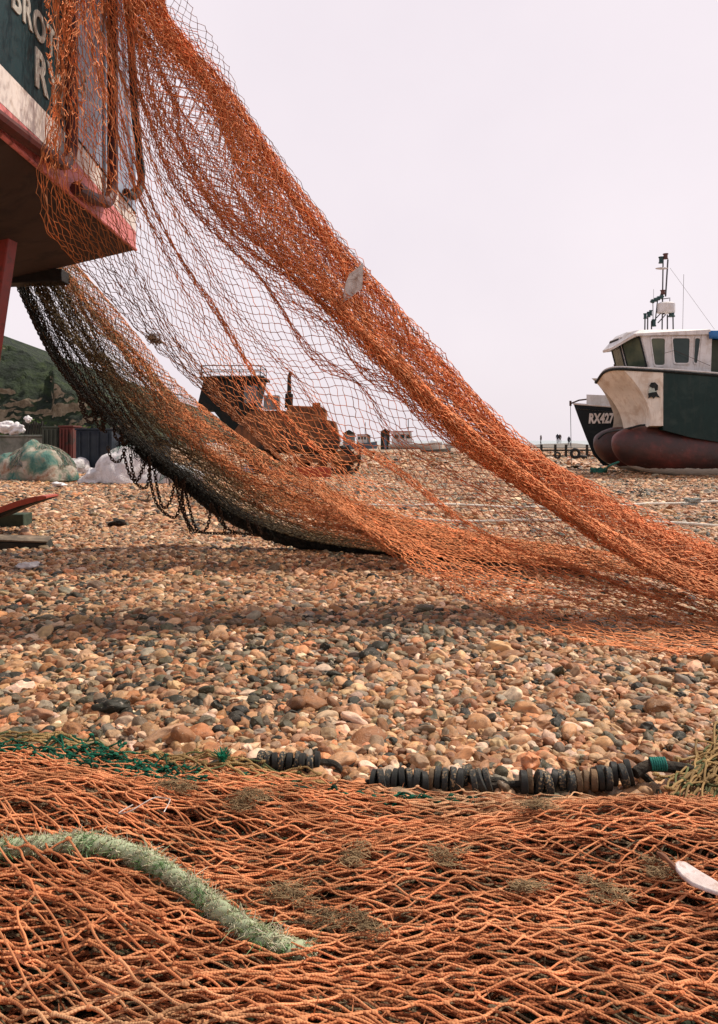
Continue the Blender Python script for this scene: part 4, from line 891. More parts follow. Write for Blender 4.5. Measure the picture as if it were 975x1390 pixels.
# wall, posts, panels, bins
mcon = mat('pale_concrete', (.24,.24,.21), (.13,.14,.12), 3, .85, stain=(.06,.08,.05), stain_scale=2)
YW = 27
mb = MB(); a = W(-260, 593, YW); b_ = W(58, 592, YW); mb.box(((a[0]+b_[0])/2, YW+.15, .55), (b_[0]-a[0], .3, 1.15)); mb.box(((a[0]+b_[0])/2, YW+.13, 1.16), (b_[0]-a[0]+.06, .4, .07))
wl = mb.build('low_wall', mcon, bevel=.02); props(wl, 'low grey concrete wall with a pale coping behind the green net heap', 'wall')
for i, (px, py, r, lb) in enumerate([(9, 581, .30, 'left white sack of the pair on the concrete wall'), (23, 582, .28, 'right white sack of the pair on the concrete wall'), (38, 569, .13, 'small white sack on top of the fence posts')]):
    c = W(px, py, YW+.1); c[2] = max(c[2], 1.2+r*.5) if i < 2 else c[2]; mb = MB(); mb.blob(c, (r, r*.8, r*.75), 31+i, .2, 26); props(crumple(mb.build('white_sack', msk, angle=180), .12, .12), lb, 'sack', 'white sacks on the wall')
fp = thing('timber_fence', 'dark close posts of a timber fence behind the concrete wall', 'fence', tuple(W(45, 600, 28.5)*[1,1,0]))
for px in np.arange(32, 60, 3.6):
    top = 571+(px*7 % 4); a = W(px, top, 28.5); mb = MB(); mb.box((a[0], 28.5, a[2]/2), (.06, .08, a[2])); mb.build('post', mdark, fp)
for z in (.9, 1.55): a = W(31, 0, 28.5); b_ = W(60, 0, 28.5); mb = MB(); mb.box(((a[0]+b_[0])/2, 28.57, z), (b_[0]-a[0], .04, .1)); mb.build('fence_rail', mdark, fp)
def panel(px0, px1, pt, Y, m, name, label, cat_, dep=.8):
    a, b_ = W(px0, pt, Y), W(px1, pt, Y); mb = MB(); mb.box(((a[0]+b_[0])/2, Y+dep/2, a[2]/2), (b_[0]-a[0], dep, a[2])); e = [mb]
    t = thing(name, label, cat_, ((a[0]+b_[0])/2, Y, 0)); mb.build('body', m, t, bevel=.02)
    mb = MB(); mb.box(((a[0]+b_[0])/2, Y+dep/2, a[2]+.03), (b_[0]-a[0]+.06, dep+.06, .06)); mb.build('rim', m, t, bevel=.01)
    for k_ in np.linspace(.12, .88, 4): mb = MB(); mb.box((lerp(a[0], b_[0], k_), Y-.025, a[2]/2), (.05, .05, a[2]*.92)); mb.build('rib', m, t)
    return t
panel(57, 79.5, 581, 26, mat('olive_bin', (.07,.08,.06), (.04,.05,.04), 3, .7), 'storage_bin', 'olive grey storage bin right of the concrete wall', 'bin')
panel(80.5, 99, 580, 25.8, paint('rust_panel', (.13,.035,.028), (.03,.035,.03), .7, .6, 3), 'storage_bin', 'rust red ribbed storage bin beside the olive bin', 'bin')
panel(103, 152, 584, 24.5, mat('navy_bin', (.012,.018,.03), (.03,.04,.05), 3, .5), 'storage_bin', 'wide black ribbed storage bin behind the white sack heap', 'bin', 1.2)
panel(168, 222, 600, 25, mat('black_bin', (.015,.018,.018), (.03,.03,.03), 3, .6), 'storage_bin', 'low black storage bin partly behind the dark net belly', 'bin', 1.0)
mtp = heap_mat('dark_tarpaulin', [(.010,.016,.028), (.03,.04,.06), (.015,.02,.03)], 1)
c = WG(118, 634); mb = MB(); mb.blob(c+[0,.5,0], (.75, .5, .62), 44, .12, 32, zmin=-.02); props(crumple(mb.build('tarpaulin_heap', mtp, angle=180), .14), 'dark blue tarpaulin bundle between the green and white heaps', 'tarpaulin')
# tan shed roof glimpsed behind the chains
sh = thing('beach_hut', 'small tan roofed hut behind the black bins', 'hut', tuple(W(150, 600, 40)*[1,1,0]))
a = W(143, 588, 40); b_ = W(160, 588, 40); mb = MB(); mb.box(((a[0]+b_[0])/2, 41, a[2]/2), (b_[0]-a[0], 2, a[2])); mb.build('wall', mdark, sh)
mb = MB(); mb.prism([(a[0]-.15, 39.9, a[2]), (b_[0]+.15, 39.9, a[2]), (b_[0]+.15, 39.9, a[2]+.45), ((a[0]-.15), 39.9, a[2]+.1)], (0, 2.2, 0)); mb.build('roof', mat('tan_roof', (.32,.25,.18), (.2,.15,.1), 2, .8), sh, smooth=False)
# bushes at the foot of the hill
def bush(px, py, Y, w_, h_, seed, label):
    R = np.random.default_rng(seed); c = W(px, py, Y); c[2] = 0; n = 900
    d = R.normal(0, 1, (n, 3)); d /= np.linalg.norm(d, axis=1)[:, None]; rr = R.uniform(.55, 1.0, n)[:, None]; lob = 1+.25*np.sin(4*d[:, :1]+seed)*np.cos(3*d[:, 1:2]+seed*2)
    P = c+d*rr*lob*[w_, w_*.7, h_]; P[:, 2] = np.abs(P[:, 2]); mb = MB(); s_ = .10+.03*w_
    for p in P:
        a = Vector(R.normal(0, 1, 3)).normalized(); b2 = a.cross(Vector(R.normal(0, 1, 3))).normalized(); p = Vector(p); mb.add([p-a*s_, p+b2*s_*.5, p+a*s_, p-b2*s_*.5], [(0,1,2,3)], int(R.random() < .4))
    t = thing('scrub_bush', label, 'bush', tuple(c), 'scrub bushes at the foot of the cliff'); mb.build('foliage', [M['leaf'], M['leaf2']], t, smooth=False)
    mb = MB()
    for q in range(5): e = c+R.normal(0, .4, 3)*[w_, w_*.5, 0]+[0, 0, h_*.7]; mb.tube([c+[0,0,-.05], lerp(c, e, .5)+[0,0,h_*.05], e], [.08, .05, .02], 5)
    mb.build('stems', mdark, t)
M['leaf'] = mat('leaf_green', (.035,.075,.015), (.06,.11,.025), 1, .7, bmp=0); M['leaf2'] = mat('leaf_light', (.09,.14,.03), (.06,.10,.02), 1, .7, bmp=0)
for i, (px, Y, w_, h_, lb) in enumerate([(12, 60, 1.6, 2.1, 'leftmost green scrub bush behind the white sacks'), (45, 62, 1.9, 2.5, 'green scrub bush behind the timber fence posts'), (74, 58, 1.5, 1.9, 'light green scrub bush behind the olive bin'), (104, 60, 1.7, 2.2, 'green scrub bush behind the rust red bin'), (132, 64, 1.6, 2.0, 'green scrub bush left of the tan roofed hut'), (-25, 60, 2.0, 2.4, 'green scrub bush just left of the picture edge')]):
    if px > 0: bush(px, 600, Y, w_, h_, 100+i, lb)
# ---- far things seen through the net (50 - 90 m)
mfw = mat('far_white', (.66,.64,.62), (.4,.38,.36), 1, .6); mfr = mat('far_red', (.5,.12,.06), (.3,.08,.05), 1, .6); mfg = mat('far_grey', (.2,.21,.2), (.12,.13,.12), 1, .7); mfb = mat('far_blue', (.10,.16,.22), (.07,.1,.14), 1, .6)
def far_boat(px0, px1, py, hgt, Y, mh_, label, cab=None, seed=0):
    a, b_ = W(px0, py, Y), W(px1, py, Y); L = b_[0]-a[0]; t = thing('beached_boat', label, 'boat', ((a[0]+b_[0])/2, Y, 0), 'small boats far along the beach'); R_ = []
    h_ = hgt*Y/F
    for s_ in np.linspace(0, 1, 12):
        k_ = (1-max(0, (s_-.55)/.45)**2.2)*.9+.02; x = a[0]+L*s_; sh_ = h_*(1+.35*s_*s_); R_.append([(x, Y-.2*k_, .15), (x, Y-L*.16*k_, sh_*.55+.1), (x, Y-L*.19*k_, sh_), (x, Y+L*.19*k_, sh_), (x, Y+L*.16*k_, sh_*.55+.1), (x, Y+.2*k_, .15)])
    R_ = np.array(R_); mb = MB(); mb.grid(R_, closed=True); mb.add(R_[0], [tuple(range(6))]); mb.add(R_[-1], [tuple(range(6))[::-1]]); mb.build('hull', mh_, t, angle=35)
    if cab:
        cx, cw, chh, m_ = cab; x = a[0]+L*cx; mb = MB(); mb.box((x, Y, h_+chh/2), (cw, L*.22, chh), taper=.88); mb.build('wheelhouse', m_, t, bevel=.03)
        mb = MB(); mb.box((x, Y, h_+chh*1.02+.02), (cw*1.05, L*.24, .06)); mb.build('roof', mfr, t)
        for k_ in (-.28, .0, .28): mb = MB(); mb.box((x+cw*k_, Y-L*.11-.005, h_+chh*.62), (cw*.18, .04, chh*.3)); mb.build('window', mgd, t)
        mb = MB(); mb.tube([(x+cw*.3, Y, h_+chh), (x+cw*.3, Y, h_+chh+1.3)], .04, 5); mb.build('mast', M['black'], t)
far_boat(528, 600, 605, 9, 75, mfw, 'white boat with a red roofed wheelhouse far along the beach', (.25, 2.0, 1.2, mfw))
far_boat(571, 612, 612, 6, 58, mfg, 'low grey open boat in front of the far white boat')
far_boat(478, 512, 606, 9, 80, mfb, 'blue grey boat beyond the bulldozer blade', (.4, 1.1, .9, mfw))
far_boat(604, 640, 606, 8, 88, mfw, 'plain white boat partly behind the gathered orange net', (.5, 1.0, .8, mfr))
for i, (px, py, w_, h_, lb) in enumerate([(523, 586, 12, 12, 'dark winch hut left of the far white boat'), (474, 589, 16, 10, 'dark winch hut just right of the bulldozer hood'), (498, 592, 10, 9, 'smallest dark hut between the two winch huts')]):
    Y = 85+i*3; c = W(px, py, Y); t = thing('winch_hut', lb, 'hut', (c[0], Y, 0), 'winch huts far along the beach'); w2 = w_*Y/F; zt_ = c[2]; mb = MB(); mb.box((c[0], Y, zt_/2), (w2, w2*.8, zt_)); mb.build('wall', mfg if i else mdark, t)
    mb = MB(); mb.prism([(c[0]-w2*.6, Y-w2*.5, zt_), (c[0]+w2*.6, Y-w2*.5, zt_), (c[0], Y-w2*.5, zt_+w2*.35)], (0, w2, 0)); mb.build('roof', mdark, t, smooth=False)
    mb = MB(); mb.box((c[0], Y-w2*.4-.02, zt_*.4), (w2*.3, .04, zt_*.7)); mb.build('door', mfb, t)
far_white = [(540,603),(556,608),(590,600)]
for i, (px, py) in enumerate(far_white):
    c = WG(px, py+2); k_ = c[1]/F*4; mb = MB(); mb.blob(c+[0,0,k_*.5], (k_*1.4, k_, k_), 60+i, .25, 8, zmin=0); props(mb.build('net_bundle', msk, angle=180), ['leftmost pale net bundle below the far white boat', 'middle pale net bundle, nearest of the far three', 'rightmost pale net bundle, farthest of the three'][i], 'net bundle', 'pale net bundles far along the beach')
# ---- right distance: bank, rail fence, tyres, people
mb = MB(); n_ = 40; Gk = np.zeros((n_, 8, 3))
for i in range(n_):
    px = lerp(700, 1300, i/(n_-1)); Yb = 130; hh = (HY-np.interp(px, [700, 726, 745, 775, 800, 900, 1300], [611, 607, 602.0, 601.5, 605, 606, 608]))/F*Yb+1+.08*math.sin(i*1.3)
    for q, (dy, k_) in enumerate([(-22, 0), (-14, .35), (-7, .75), (-2, .97), (3, 1), (8, .7), (14, .3), (22, -.3)]): Gk[i, q] = (W(px, 0, Yb)[0], Yb+dy, max(hh, .15)*k_+.0)
mb.grid(Gk); props(mb.build('shingle_bank', mat('grey_bank', (.14,.13,.115), (.22,.19,.16), .35, .9, bmp=.8, bscale=1.5, bdist=.3), angle=180), kind='structure')
ff = thing('rail_fence', 'dark post and rail fence on the beach left of the black boat bow', 'fence', tuple(W(780, 600, 48)*[1,1,0]))
for px in (735, 754, 768.5, 797): a = W(px, 612, 48); mb = MB(); mb.box((a[0], 48, .33), (.13, .13, .85)); mb.build('post', mdark, ff)
for z in (.40, .02): a = W(728, 0, 48); b_ = W(812, 0, 48); mb = MB(); mb.box(((a[0]+b_[0])/2, 47.9, z), (b_[0]-a[0], .06, .11)); mb.build('rail', mdark, ff)
for i, (px, py, r, lb) in enumerate([(781, 617, .30, 'upright black tyre leaning at the rail fence'), (791, 625, .26, 'black tyre lying right of the upright tyre'), (757, 617, .2, 'small black tyre left of the upright tyre')]):
    Y = 42; c = W(px, 622, Y); c[2] = r if i != 1 else .12; mb = MB(); Gt = []
    for a in np.linspace(0, 2*math.pi, 25):
        row = []
        for b2 in np.linspace(0, 2*math.pi, 9)[:-1]:
            rr = r*.72+r*.28*math.cos(b2); v = np.array([rr*math.cos(a), r*.3*math.sin(b2), rr*math.sin(a)])
            if i == 1: v = np.array([v[0], v[2], v[1]])
            row.append(c+v)
        Gt.append(row)
    mb.grid(np.array(Gt), closed=True); props(mb.build('tyre', M['rubber'], angle=60), lb, 'tyre', 'old tyres by the rail fence')
def person(px, pyfoot, Y, hgt, label, cloth, seed, walk=.15):
    R = np.random.default_rng(seed); c = W(px, pyfoot, Y); s_ = hgt/1.75
    me = bpy.data.meshes.new('person'); J = [(0,0,.95),(0,0,1.2),(0,0,1.45),(0,0,1.55),(0,0,1.66),(.09,0,.9),(.10+walk*.3,walk,.5),(.10,walk*1.2,.05),(-.09,0,.9),(-.10,-walk*.2,.5),(-.12,-walk,.05),(.19,0,1.42),(.24,.03,1.15),(.22,.10,.9),(-.19,0,1.42),(-.25,-.02,1.15),(-.23,.06,.9)]
    E = [(0,1),(1,2),(2,3),(3,4),(0,5),(5,6),(6,7),(0,8),(8,9),(9,10),(2,11),(11,12),(12,13),(2,14),(14,15),(15,16)]
    rad = [.15,.14,.15,.06,.11,.09,.06,.045,.09,.06,.045,.06,.045,.035,.06,.045,.035]
    me.from_pydata([(x*s_, y*s_, z*s_) for x, y, z in J], E, []); o = bpy.data.objects.new('person', me); COL.objects.link(o); o.location = tuple(c); o.rotation_euler = (0, 0, R.uniform(-1, 1))
    sk = o.modifiers.new('skin', 'SKIN'); 
    for i, r in enumerate(rad): me.skin_vertices[0].data[i].radius = (r*s_, r*s_)
    me.skin_vertices[0].data[0].use_root = True
    su = o.modifiers.new('sub', 'SUBSURF'); su.levels = 1; su.render_levels = 1; me.materials.append(cloth); props(o, label, 'person', 'people walking on the shingle bank')
mc1 = mat('dark_clothes', (.03,.035,.05), (.05,.05,.06), 3, .9); mc2 = mat('brown_clothes', (.10,.06,.05), (.06,.05,.05), 3, .9)
person(757.0, 602.5, 128, 1.75, 'left walker of the close pair in dark clothes on the bank', mc1, 1); person(760.2, 602.5, 128, 1.7, 'right walker of the close pair in brown clothes on the bank', mc2, 2)
person(772.5, 606.5, 112, 1.6, 'lone walker in dark clothes lower on the bank', mc1, 3); person(734.5, 604, 124, 1.7, 'lone walker in brown clothes at the left end of the bank', mc2, 4)
# green rope heap by the boat's forefoot, ropes, debris
mgrp = heap_mat('green_rope', [(.01,.10,.07), (.03,.18,.12), (.02,.06,.05)], 6)
c = WG(813, 643); t = thing('rope_coil', 'tangled green rope beside the black boat bow', 'rope', tuple(c)); mb = MB(); R = np.random.default_rng(9)
for q in range(7):
    a = R.uniform(0, 6.28); pts = [c+[.22*math.cos(a+s_)*R.uniform(.7, 1.1), .2*math.sin(a+s_), .05+.12*R.random()*abs(math.sin(s_))] for s_ in np.linspace(0, 5, 14)]; mb.tube(resample(pts, 30), .028, 6)
mb.build('coil', mgrp, t); mb = MB(); mb.tube(resample([c+[.2,0,.05], W(826,633,22), W(840,627,22.2)], 12), .03, 6); mb.build('tail', mgrp, t)
mro = mat('pale_rope', (.78,.73,.63), (.55,.50,.42), 30, .85, bmp=1.0, bscale=70, bdist=.01)
def ground_rope(pts, r, label, name='mooring_rope'):
    P = resample([WG(a, b_, .03) for a, b_ in pts], 160); R = np.random.default_rng(int(pts[0][1])); P[:, 2] = ground_h(P[:, 0], P[:, 1])+r+.034; P[:, 1] += .02*np.cumsum(R.normal(0, .35, 160)); mb = MB(); mb.tube(P, r, 8)
    props(mb.build(name, mro, angle=180), label, 'rope', 'pale ropes stretched across the shingle')
ground_rope([(400,689),(520,691),(640,690),(763,690),(858,687.5),(940,685),(1100,681),(1300,676)], .019, 'knotted pale rope stretched across the shingle, farther of the two')
ground_rope([(430,700),(510,704),(640,708),(763,711),(900,714),(975,715),(1100,716),(1300,718)], .018, 'plain pale rope stretched across the shingle, nearer of the two')
c = WG(940, 687, .05); mb = MB(); R = np.random.default_rng(12)
for q in range(9):
    a = R.uniform(0, 6.28); mb.tube(resample([c+[.10*math.cos(a+s_*2)+R.normal(0,.02), .05*math.sin(a+s_), .05+.06*abs(math.sin(s_*2+q))] for s_ in np.linspace(0, 3, 9)], 20), .010, 5)
for q in range(8): mb.tube([c+[R.normal(0,.08), -.02, .05], c+[R.normal(0,.14), -.07, .02]], .006, 4)
props(mb.build('rope_knot', mat('grey_rope', (.36,.38,.34), (.22,.24,.22), 20, .9, bmp=.8), angle=180), 'frayed grey rope knot tied round the farther pale rope', 'knot')
def driftwood(px, py, L, label, seed):
    R = np.random.default_rng(seed); c = WG(px, py); mb = MB(); pts = [c+[L*(s_-.5), .02*R.normal(), .03+.03*R.random()] for s_ in np.linspace(0, 1, 7)]; mb.tube(resample(pts, 14), list(np.interp(np.linspace(0, 1, 14), [0, .3, .8, 1], [.008, .02, .022, .01])), 6)
    mb.tube([pts[4], pts[4]+np.array([.04, .0, .10]), pts[4]+np.array([-.03, .02, .17])], [.016, .012, .005], 5); props(mb.build('driftwood', mwood), label, 'driftwood', 'bits of driftwood on the shingle')
driftwood(196, 683, .22, 'dark driftwood branch on the shingle behind the hanging chains', 1)
driftwood(868, 676, .10, 'small dark stick on the shingle above the pale ropes', 2)
for i, (px, py, lb) in enumerate([(80, 659, 'small white litter scrap in front of the green net heap'), (160, 712, 'dark weed clump below the hanging chains'), (38, 772, 'crumpled white litter scrap below the dark timber')]):
    c = WG(px, py, .04); mb = MB(); r_ = .06 if i != 0 else .1; mb.blob(c+[0,0,.02], (r_*1.3, r_, r_*.5), 70+i, .35, 10, freq=5); props(mb.build('litter_scrap' if i != 1 else 'weed_clump', msk if i != 1 else M['black_rope'], angle=180), lb, 'litter' if i != 1 else 'seaweed')
# ================================================================ foreground net pile
ex = [-3.0, -1.15, -.9, -.52, -.2, .05, .42, .75, .98, 1.15, 1.5, 3.0]
ey = [2.40, 2.36, 2.34, 2.20, 2.12, 2.08, 2.06, 2.06, 2.06, 2.06, 2.08, 2.1]
def yedge(x): return np.interp(x, ex, ey)
def lump(x, y): return .022*np.sin(3.1*x+2.2*y+1)+.018*np.sin(5.3*x-4.1*y)+.010*np.sin(9*x+7*y+2)+.010*np.sin(13*y-5*x)
def htop(x, y):
    t = (yedge(x)-y); return ground_h(x, y)+.045+.075*sm(t, -.02, .35)+lump(x, y)*sm(t, .0, .3)+.03*sm(t, .5, 1.2)
pile = thing('fishing_net', 'orange braided fishing net heaped across the foreground shingle', 'fishing net', (0, 1.6, 0))
POR = np.array([.78,.32,.14]); POD = np.array([.62,.19,.07]); POT = np.array([.62,.45,.26])
def flat_layer(seed, zoff, px_, py_, r, colfn, xr=(-1.75, 1.75), yr=None, rot=0.0, jit=.22, sides=6, n=7, shear=.25, edge=0.0, top=None, depth_len=1.55, zj=.006, bunch=.5):
    R = np.random.default_rng(seed); nx = int((xr[1]-xr[0])/px_)+1; ny = int(depth_len/py_)+1
    I, J = np.meshgrid(np.arange(ny), np.arange(nx), indexing='ij')
    t = I*py_; ph = R.uniform(0, 6.28, 4)
    t = t+bunch*py_*1.6*np.sin(2*np.pi*I/R.uniform(6, 9)+ph[0]+J*.12)+bunch*py_*1.0*np.sin(2*np.pi*I/3.7+ph[1]+J*.21)
    x = xr[0]+J*px_+shear*t+.03*np.sin(4*t+ph[2]+J*.05)
    x = x+R.normal(0, jit*px_*.5, x.shape); t = t+R.normal(0, jit*py_*.9, x.shape)+.05*np.sin(2.1*x+ph[3])*sm(t, 0, .2)
    y = yedge(x)+edge-t+rot*x; z = (top or htop)(x, y)+zoff+R.normal(0, zj, x.shape)
    z = np.maximum(z, ground_h(x, y)+.02)
    G = np.stack([x, y, z], -1); ok = ((I+J) % 2 == 0); P = []
    for di in (-1, 1):
        k_ = ok & (J < nx-1) & (I+di >= 0) & (I+di < ny); i, j = I[k_], J[k_]; P.append(np.stack([G[i, j], G[i+di, j+1]], 1))
    P = np.concatenate(P); K = len(P); tt = np.linspace(0, 1, n)[None, :, None]
    sag = R.normal(0, 1, (K, 1, 3))*[.003, .004, .0035]; wob = R.normal(0, 1, (K, 1, 3))*[.001, .002, .0015]
    L = P[:, :1]*(1-tt)+P[:, 1:]*tt+sag*np.sin(np.pi*tt)+wob*np.sin(2*np.pi*tt)
    c = colfn(R, L[:, n//2]); rr = r*R.uniform(.85, 1.15, (K, 1))*np.ones(n)
    parts = [tubes(L, rr, sides, c)]
    Kp = G[ok]; kn = len(Kp); d = np.stack([np.full(kn, .011), R.normal(0, .003, kn), R.normal(0, .002, kn)], 1)*(r/.0034)
    kc = colfn(R, Kp); parts.append(tubes(np.stack([Kp-d, Kp-d*.45, Kp, Kp+d*.45, Kp+d], 1), np.array([.5, 1.7, 2.0, 1.7, .5])*r, 6, kc))
    # tag ends at the knots
    s_ = R.random(kn) < .35; e = Kp[s_]; a = R.normal(0, .008, e.shape); a[:, 2] = abs(a[:, 2]); parts.append(tubes(np.stack([e, e+a*.6+[0,0,.002], e+a*1.3], 1), np.array([.6, .5, .25])*r, 4, kc[s_]*.9))
    return parts
def col_or(R, P):
    n = len(P); base = np.repeat(POR[None], n, 0)
    m1 = sm(np.sin(2.3*P[:, 0]+3.1*P[:, 1])+.6*np.sin(5*P[:, 0]-3*P[:, 1]), .2, 1.3)[:, None]; base = base*(1-.6*m1)+POT*.6*m1
    k_ = (R.random(n) < .3)[:, None]; base = np.where(k_, base*.4+POD*.6, base)
    return base*R.uniform(.75, 1.2, (n, 1))
def col_top(R, P): return col_or(R, P)*[1.12, 1.2, 1.25]  # top layer lightened: lit thread tops painted into the colour
def col_deep(R, P): n = len(P); return np.where((R.random(n) < .3)[:, None], POT*.4, POD*.6)*R.uniform(.6, 1.2, (n, 1))  # deeper layers darkened: shade inside the pile painted into the colour
def col_dark(R, P): n = len(P); return np.where((R.random(n) < .35)[:, None], np.array([.05,.07,.035]), np.array([.10,.055,.03]))*R.uniform(.5, 1.3, (n, 1))  # shaded holes of the pile painted as dark olive and brown twine
parts = []
parts += flat_layer(201, .008, .054, .0185, .00185, col_top, n=8, shear=.08, bunch=.4, zj=.002, jit=.12)
parts += flat_layer(202, .001, .052, .0175, .0018, col_or, shear=-.05, rot=.02, bunch=.45, zj=.0025, jit=.12)
parts += flat_layer(203, -.009, .052, .018, .0019, col_deep, shear=.15, rot=-.02, n=6, bunch=.6, zj=.003, jit=.16)
qmesh('netting', parts, M['twine'], pile)
parts = []
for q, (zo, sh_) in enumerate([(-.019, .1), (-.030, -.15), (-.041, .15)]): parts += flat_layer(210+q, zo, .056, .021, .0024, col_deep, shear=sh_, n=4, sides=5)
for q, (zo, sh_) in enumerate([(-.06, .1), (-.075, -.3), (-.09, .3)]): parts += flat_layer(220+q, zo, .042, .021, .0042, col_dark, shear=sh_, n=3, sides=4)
qmesh('lower_netting', parts, M['twine'], pile, label='buried layers of the orange net with shade painted into their colour')
# green netting along the left edge
def ytop(x, y): return htop(x, y)+.006
def col_gr(R, P): n = len(P); return np.array([.006,.11,.06])*R.uniform(.25, 1.5, (n, 1))*np.array([1, 1, 1])
GE = lambda xr, sd_, dl, eg, zo, px_, py_, r: flat_layer(sd_, zo, px_, py_, r, col_gr, xr=xr, depth_len=dl, edge=eg, sides=5, n=5, bunch=.8, jit=.5, zj=.010)
parts = GE((-1.08, -.42), 301, .20, -.03, .004, .035, .016, .0022)+GE((-1.0, -.45), 302, .17, -.02, .0, .030, .014, .0022)+GE((-1.5, -.95), 303, .10, -.14, .014, .03, .016, .0022)+GE((-.95, -.70), 304, .10, .03, .012, .03, .014, .0026)+GE((-.35, .35), 305, .10, -.01, -.002, .035, .017, .0024)
qmesh('green_netting', parts, M['fibre'], pile, label='bright green netting along the far edge of the pile')
# yellowish netting at both upper corners
def col_ye(R, P): n = len(P); return np.where((R.random(n) < .2)[:, None], np.array([.14,.16,.06]), np.array([.46,.30,.12]))*R.uniform(.7, 1.2, (n, 1))
def ye_top(x, y): return ground_h(x, y)+.05+.05*sm(x, .8, 1.3)+.016*np.sin(9*y+2*x)
parts = []
for q in range(4): parts += flat_layer(320+q, -.012*q, .055, .022, .0030, col_ye, xr=(.80+.03*q, 1.8), yr=None, rot=1.15, edge=-.90, depth_len=.60, top=ye_top, shear=-.05, n=6, bunch=.7)
yl = lambda x, y: ground_h(x, y)+.055+.012*np.sin(11*x)
for q in range(2): parts += flat_layer(330+q, -.010*q, .055, .020, .0028, col_ye, xr=(-1.6, -.1), edge=.05, depth_len=.12, top=yl, n=6, bunch=.6)
qmesh('yellow_netting', parts, M['twine'], pile, label='yellow tan netting at the far corners of the pile')
# ---- foot rope of rubber discs
mrd = bpy.data.materials.new('speckled_rubber'); nt, b = nodes(mrd)
f = ramp(nt, noise(nt, 160, 3), [(.54, (0,0,0)), (.60, (1,1,1))]); big = ramp(nt, noise(nt, 12, 3), [(.42, (0,0,0)), (.55, (1,1,1))])
nt.links.new(mixc(nt, mixc(nt, 1, f, big, 'MULTIPLY'), (.018,.02,.018), (.30,.21,.11)), b.inputs['Base Color']); b.inputs['Roughness'].default_value = .75; bump(nt, b, noise(nt, 90, 4), .6, .004)
mrb2 = mat('plain_rubber', (.016,.018,.017), (.035,.034,.03), 20, .55, bmp=.5, bscale=60, bdist=.003); mtanr = mat('worn_rubber', (.20,.12,.06), (.09,.06,.035), 25, .8, bmp=.8, bscale=120, bdist=.004)
def disc_string(spans, label, bend=0.0, YY=2.17):
    a0 = W(spans[0][0], spans[0][1], 2.16); t = thing('disc_rope', label, 'rope of discs', (a0[0], a0[1], 0), 'ropes of rubber discs along the net edge'); R = np.random.default_rng(int(spans[0][0])); line = []
    for (p0, y0, p1, y1, n) in [(*s_[:2], *s_[2:]) for s_ in spans]:
        for q in range(n):
            f_ = (q+.5)/n; c = W(lerp(p0, p1, f_), lerp(y0, y1, f_)+bend*math.sin(math.pi*f_), YY); c[1] += .008*R.normal(); c[2] += .002*R.normal(); c[2] = c[2] if YY < 2.2 else float(ground_h(c[0], c[1]))+.05; line.append(c)
            ax = Vector((1, R.normal(0, .10)-.12, R.normal(0, .10)+(.25 if f_ > .8 and n > 12 else 0))).normalized(); c[2] -= .008; r = .034*R.uniform(.88, 1.06)*(.85 if p0 < 450 else 1); h_ = (p1-p0)/n/F*2.17*.5*R.uniform(.75, .97)
            mb = MB(); C_ = Vector(c); mb.tube([C_-ax*h_, C_-ax*h_*.75, C_+ax*h_*.75, C_+ax*h_], [r*.90, r, r*.98, r*.88], 22)
            o = mb.build('disc', [mrd, mrb2, mtanr][int(R.choice(3, p=[.5, .36, .14]))], t, angle=40)
    mb = MB(); mb.tube(resample([line[0]-np.array([.12, 0, .01])]+line+[line[-1]+np.array([.05, .03, -.02]), line[-1]+np.array([.09, .01, -.06])], 60), .010, 8); mb.build('core_rope', M['black_rope'], t)
disc_string([(350,1038,436,1049,9)], 'short string of small black rubber discs left of centre at the net edge', 0, 2.235)
disc_string([(503,1057,668,1057,17)], 'middle string of speckled black rubber discs at the net edge', -2)
disc_string([(706,1060,862,1046,15)], 'right string of speckled black rubber discs curving up to the green whipping', 4)
# dark rope end with green whipping
t = thing('rope_end', 'black rope end bound with teal twine beside the yellow netting', 'rope', tuple(W(890, 1050, 2.2))); mb = MB(); P = resample([W(862,1050,2.17), W(878,1040,2.19), W(896,1040,2.2), W(925,1043,2.22), W(950,1050,2.2)], 24); mb.tube(P, .016, 10); mb.build('rope', M['black_rope'], t)
mteal = mat('teal_twine', (.02,.22,.17), (.01,.12,.1), 30, .7, bmp=.8, bscale=200, bdist=.003); mb = MB(); c0 = W(893, 1037, 2.19)
for q in range(7): mb.tube([c0+[.013*q/2-.02+.002*math.sin(a*2), .017*math.sin(a), .017*math.cos(a)] for a in np.linspace(0, 6.3, 14)], .003, 5, cap=False)
mb.build('whipping', mteal, t)
# frayed green rope end standing up
def tuft(name, c, n, h_, col, seed, label, cat_, spread=.5, r=.0012):
    R = np.random.default_rng(seed); P = []
    for q in range(n):
        d = np.array([R.normal(0, spread), R.normal(0, spread), 1]); d /= np.linalg.norm(d); l = h_*R.uniform(.5, 1); P.append([c+R.normal(0, .003, 3), c+d*l*.5, c+d*l+[R.normal(0, .006), 0, -.004]])
    o = qmesh(name, [tubes(np.array(P), r, 3, np.array(col)*R.uniform(.6, 1.3, (n, 1)))], M['fibre']); props(o, label, cat_); return o
c = W(303, 1034, 2.17); tuft('rope_tassel', c, 90, .045, (.02,.30,.17), 5, 'frayed bright green rope tassel standing at the net edge', 'rope', .35)
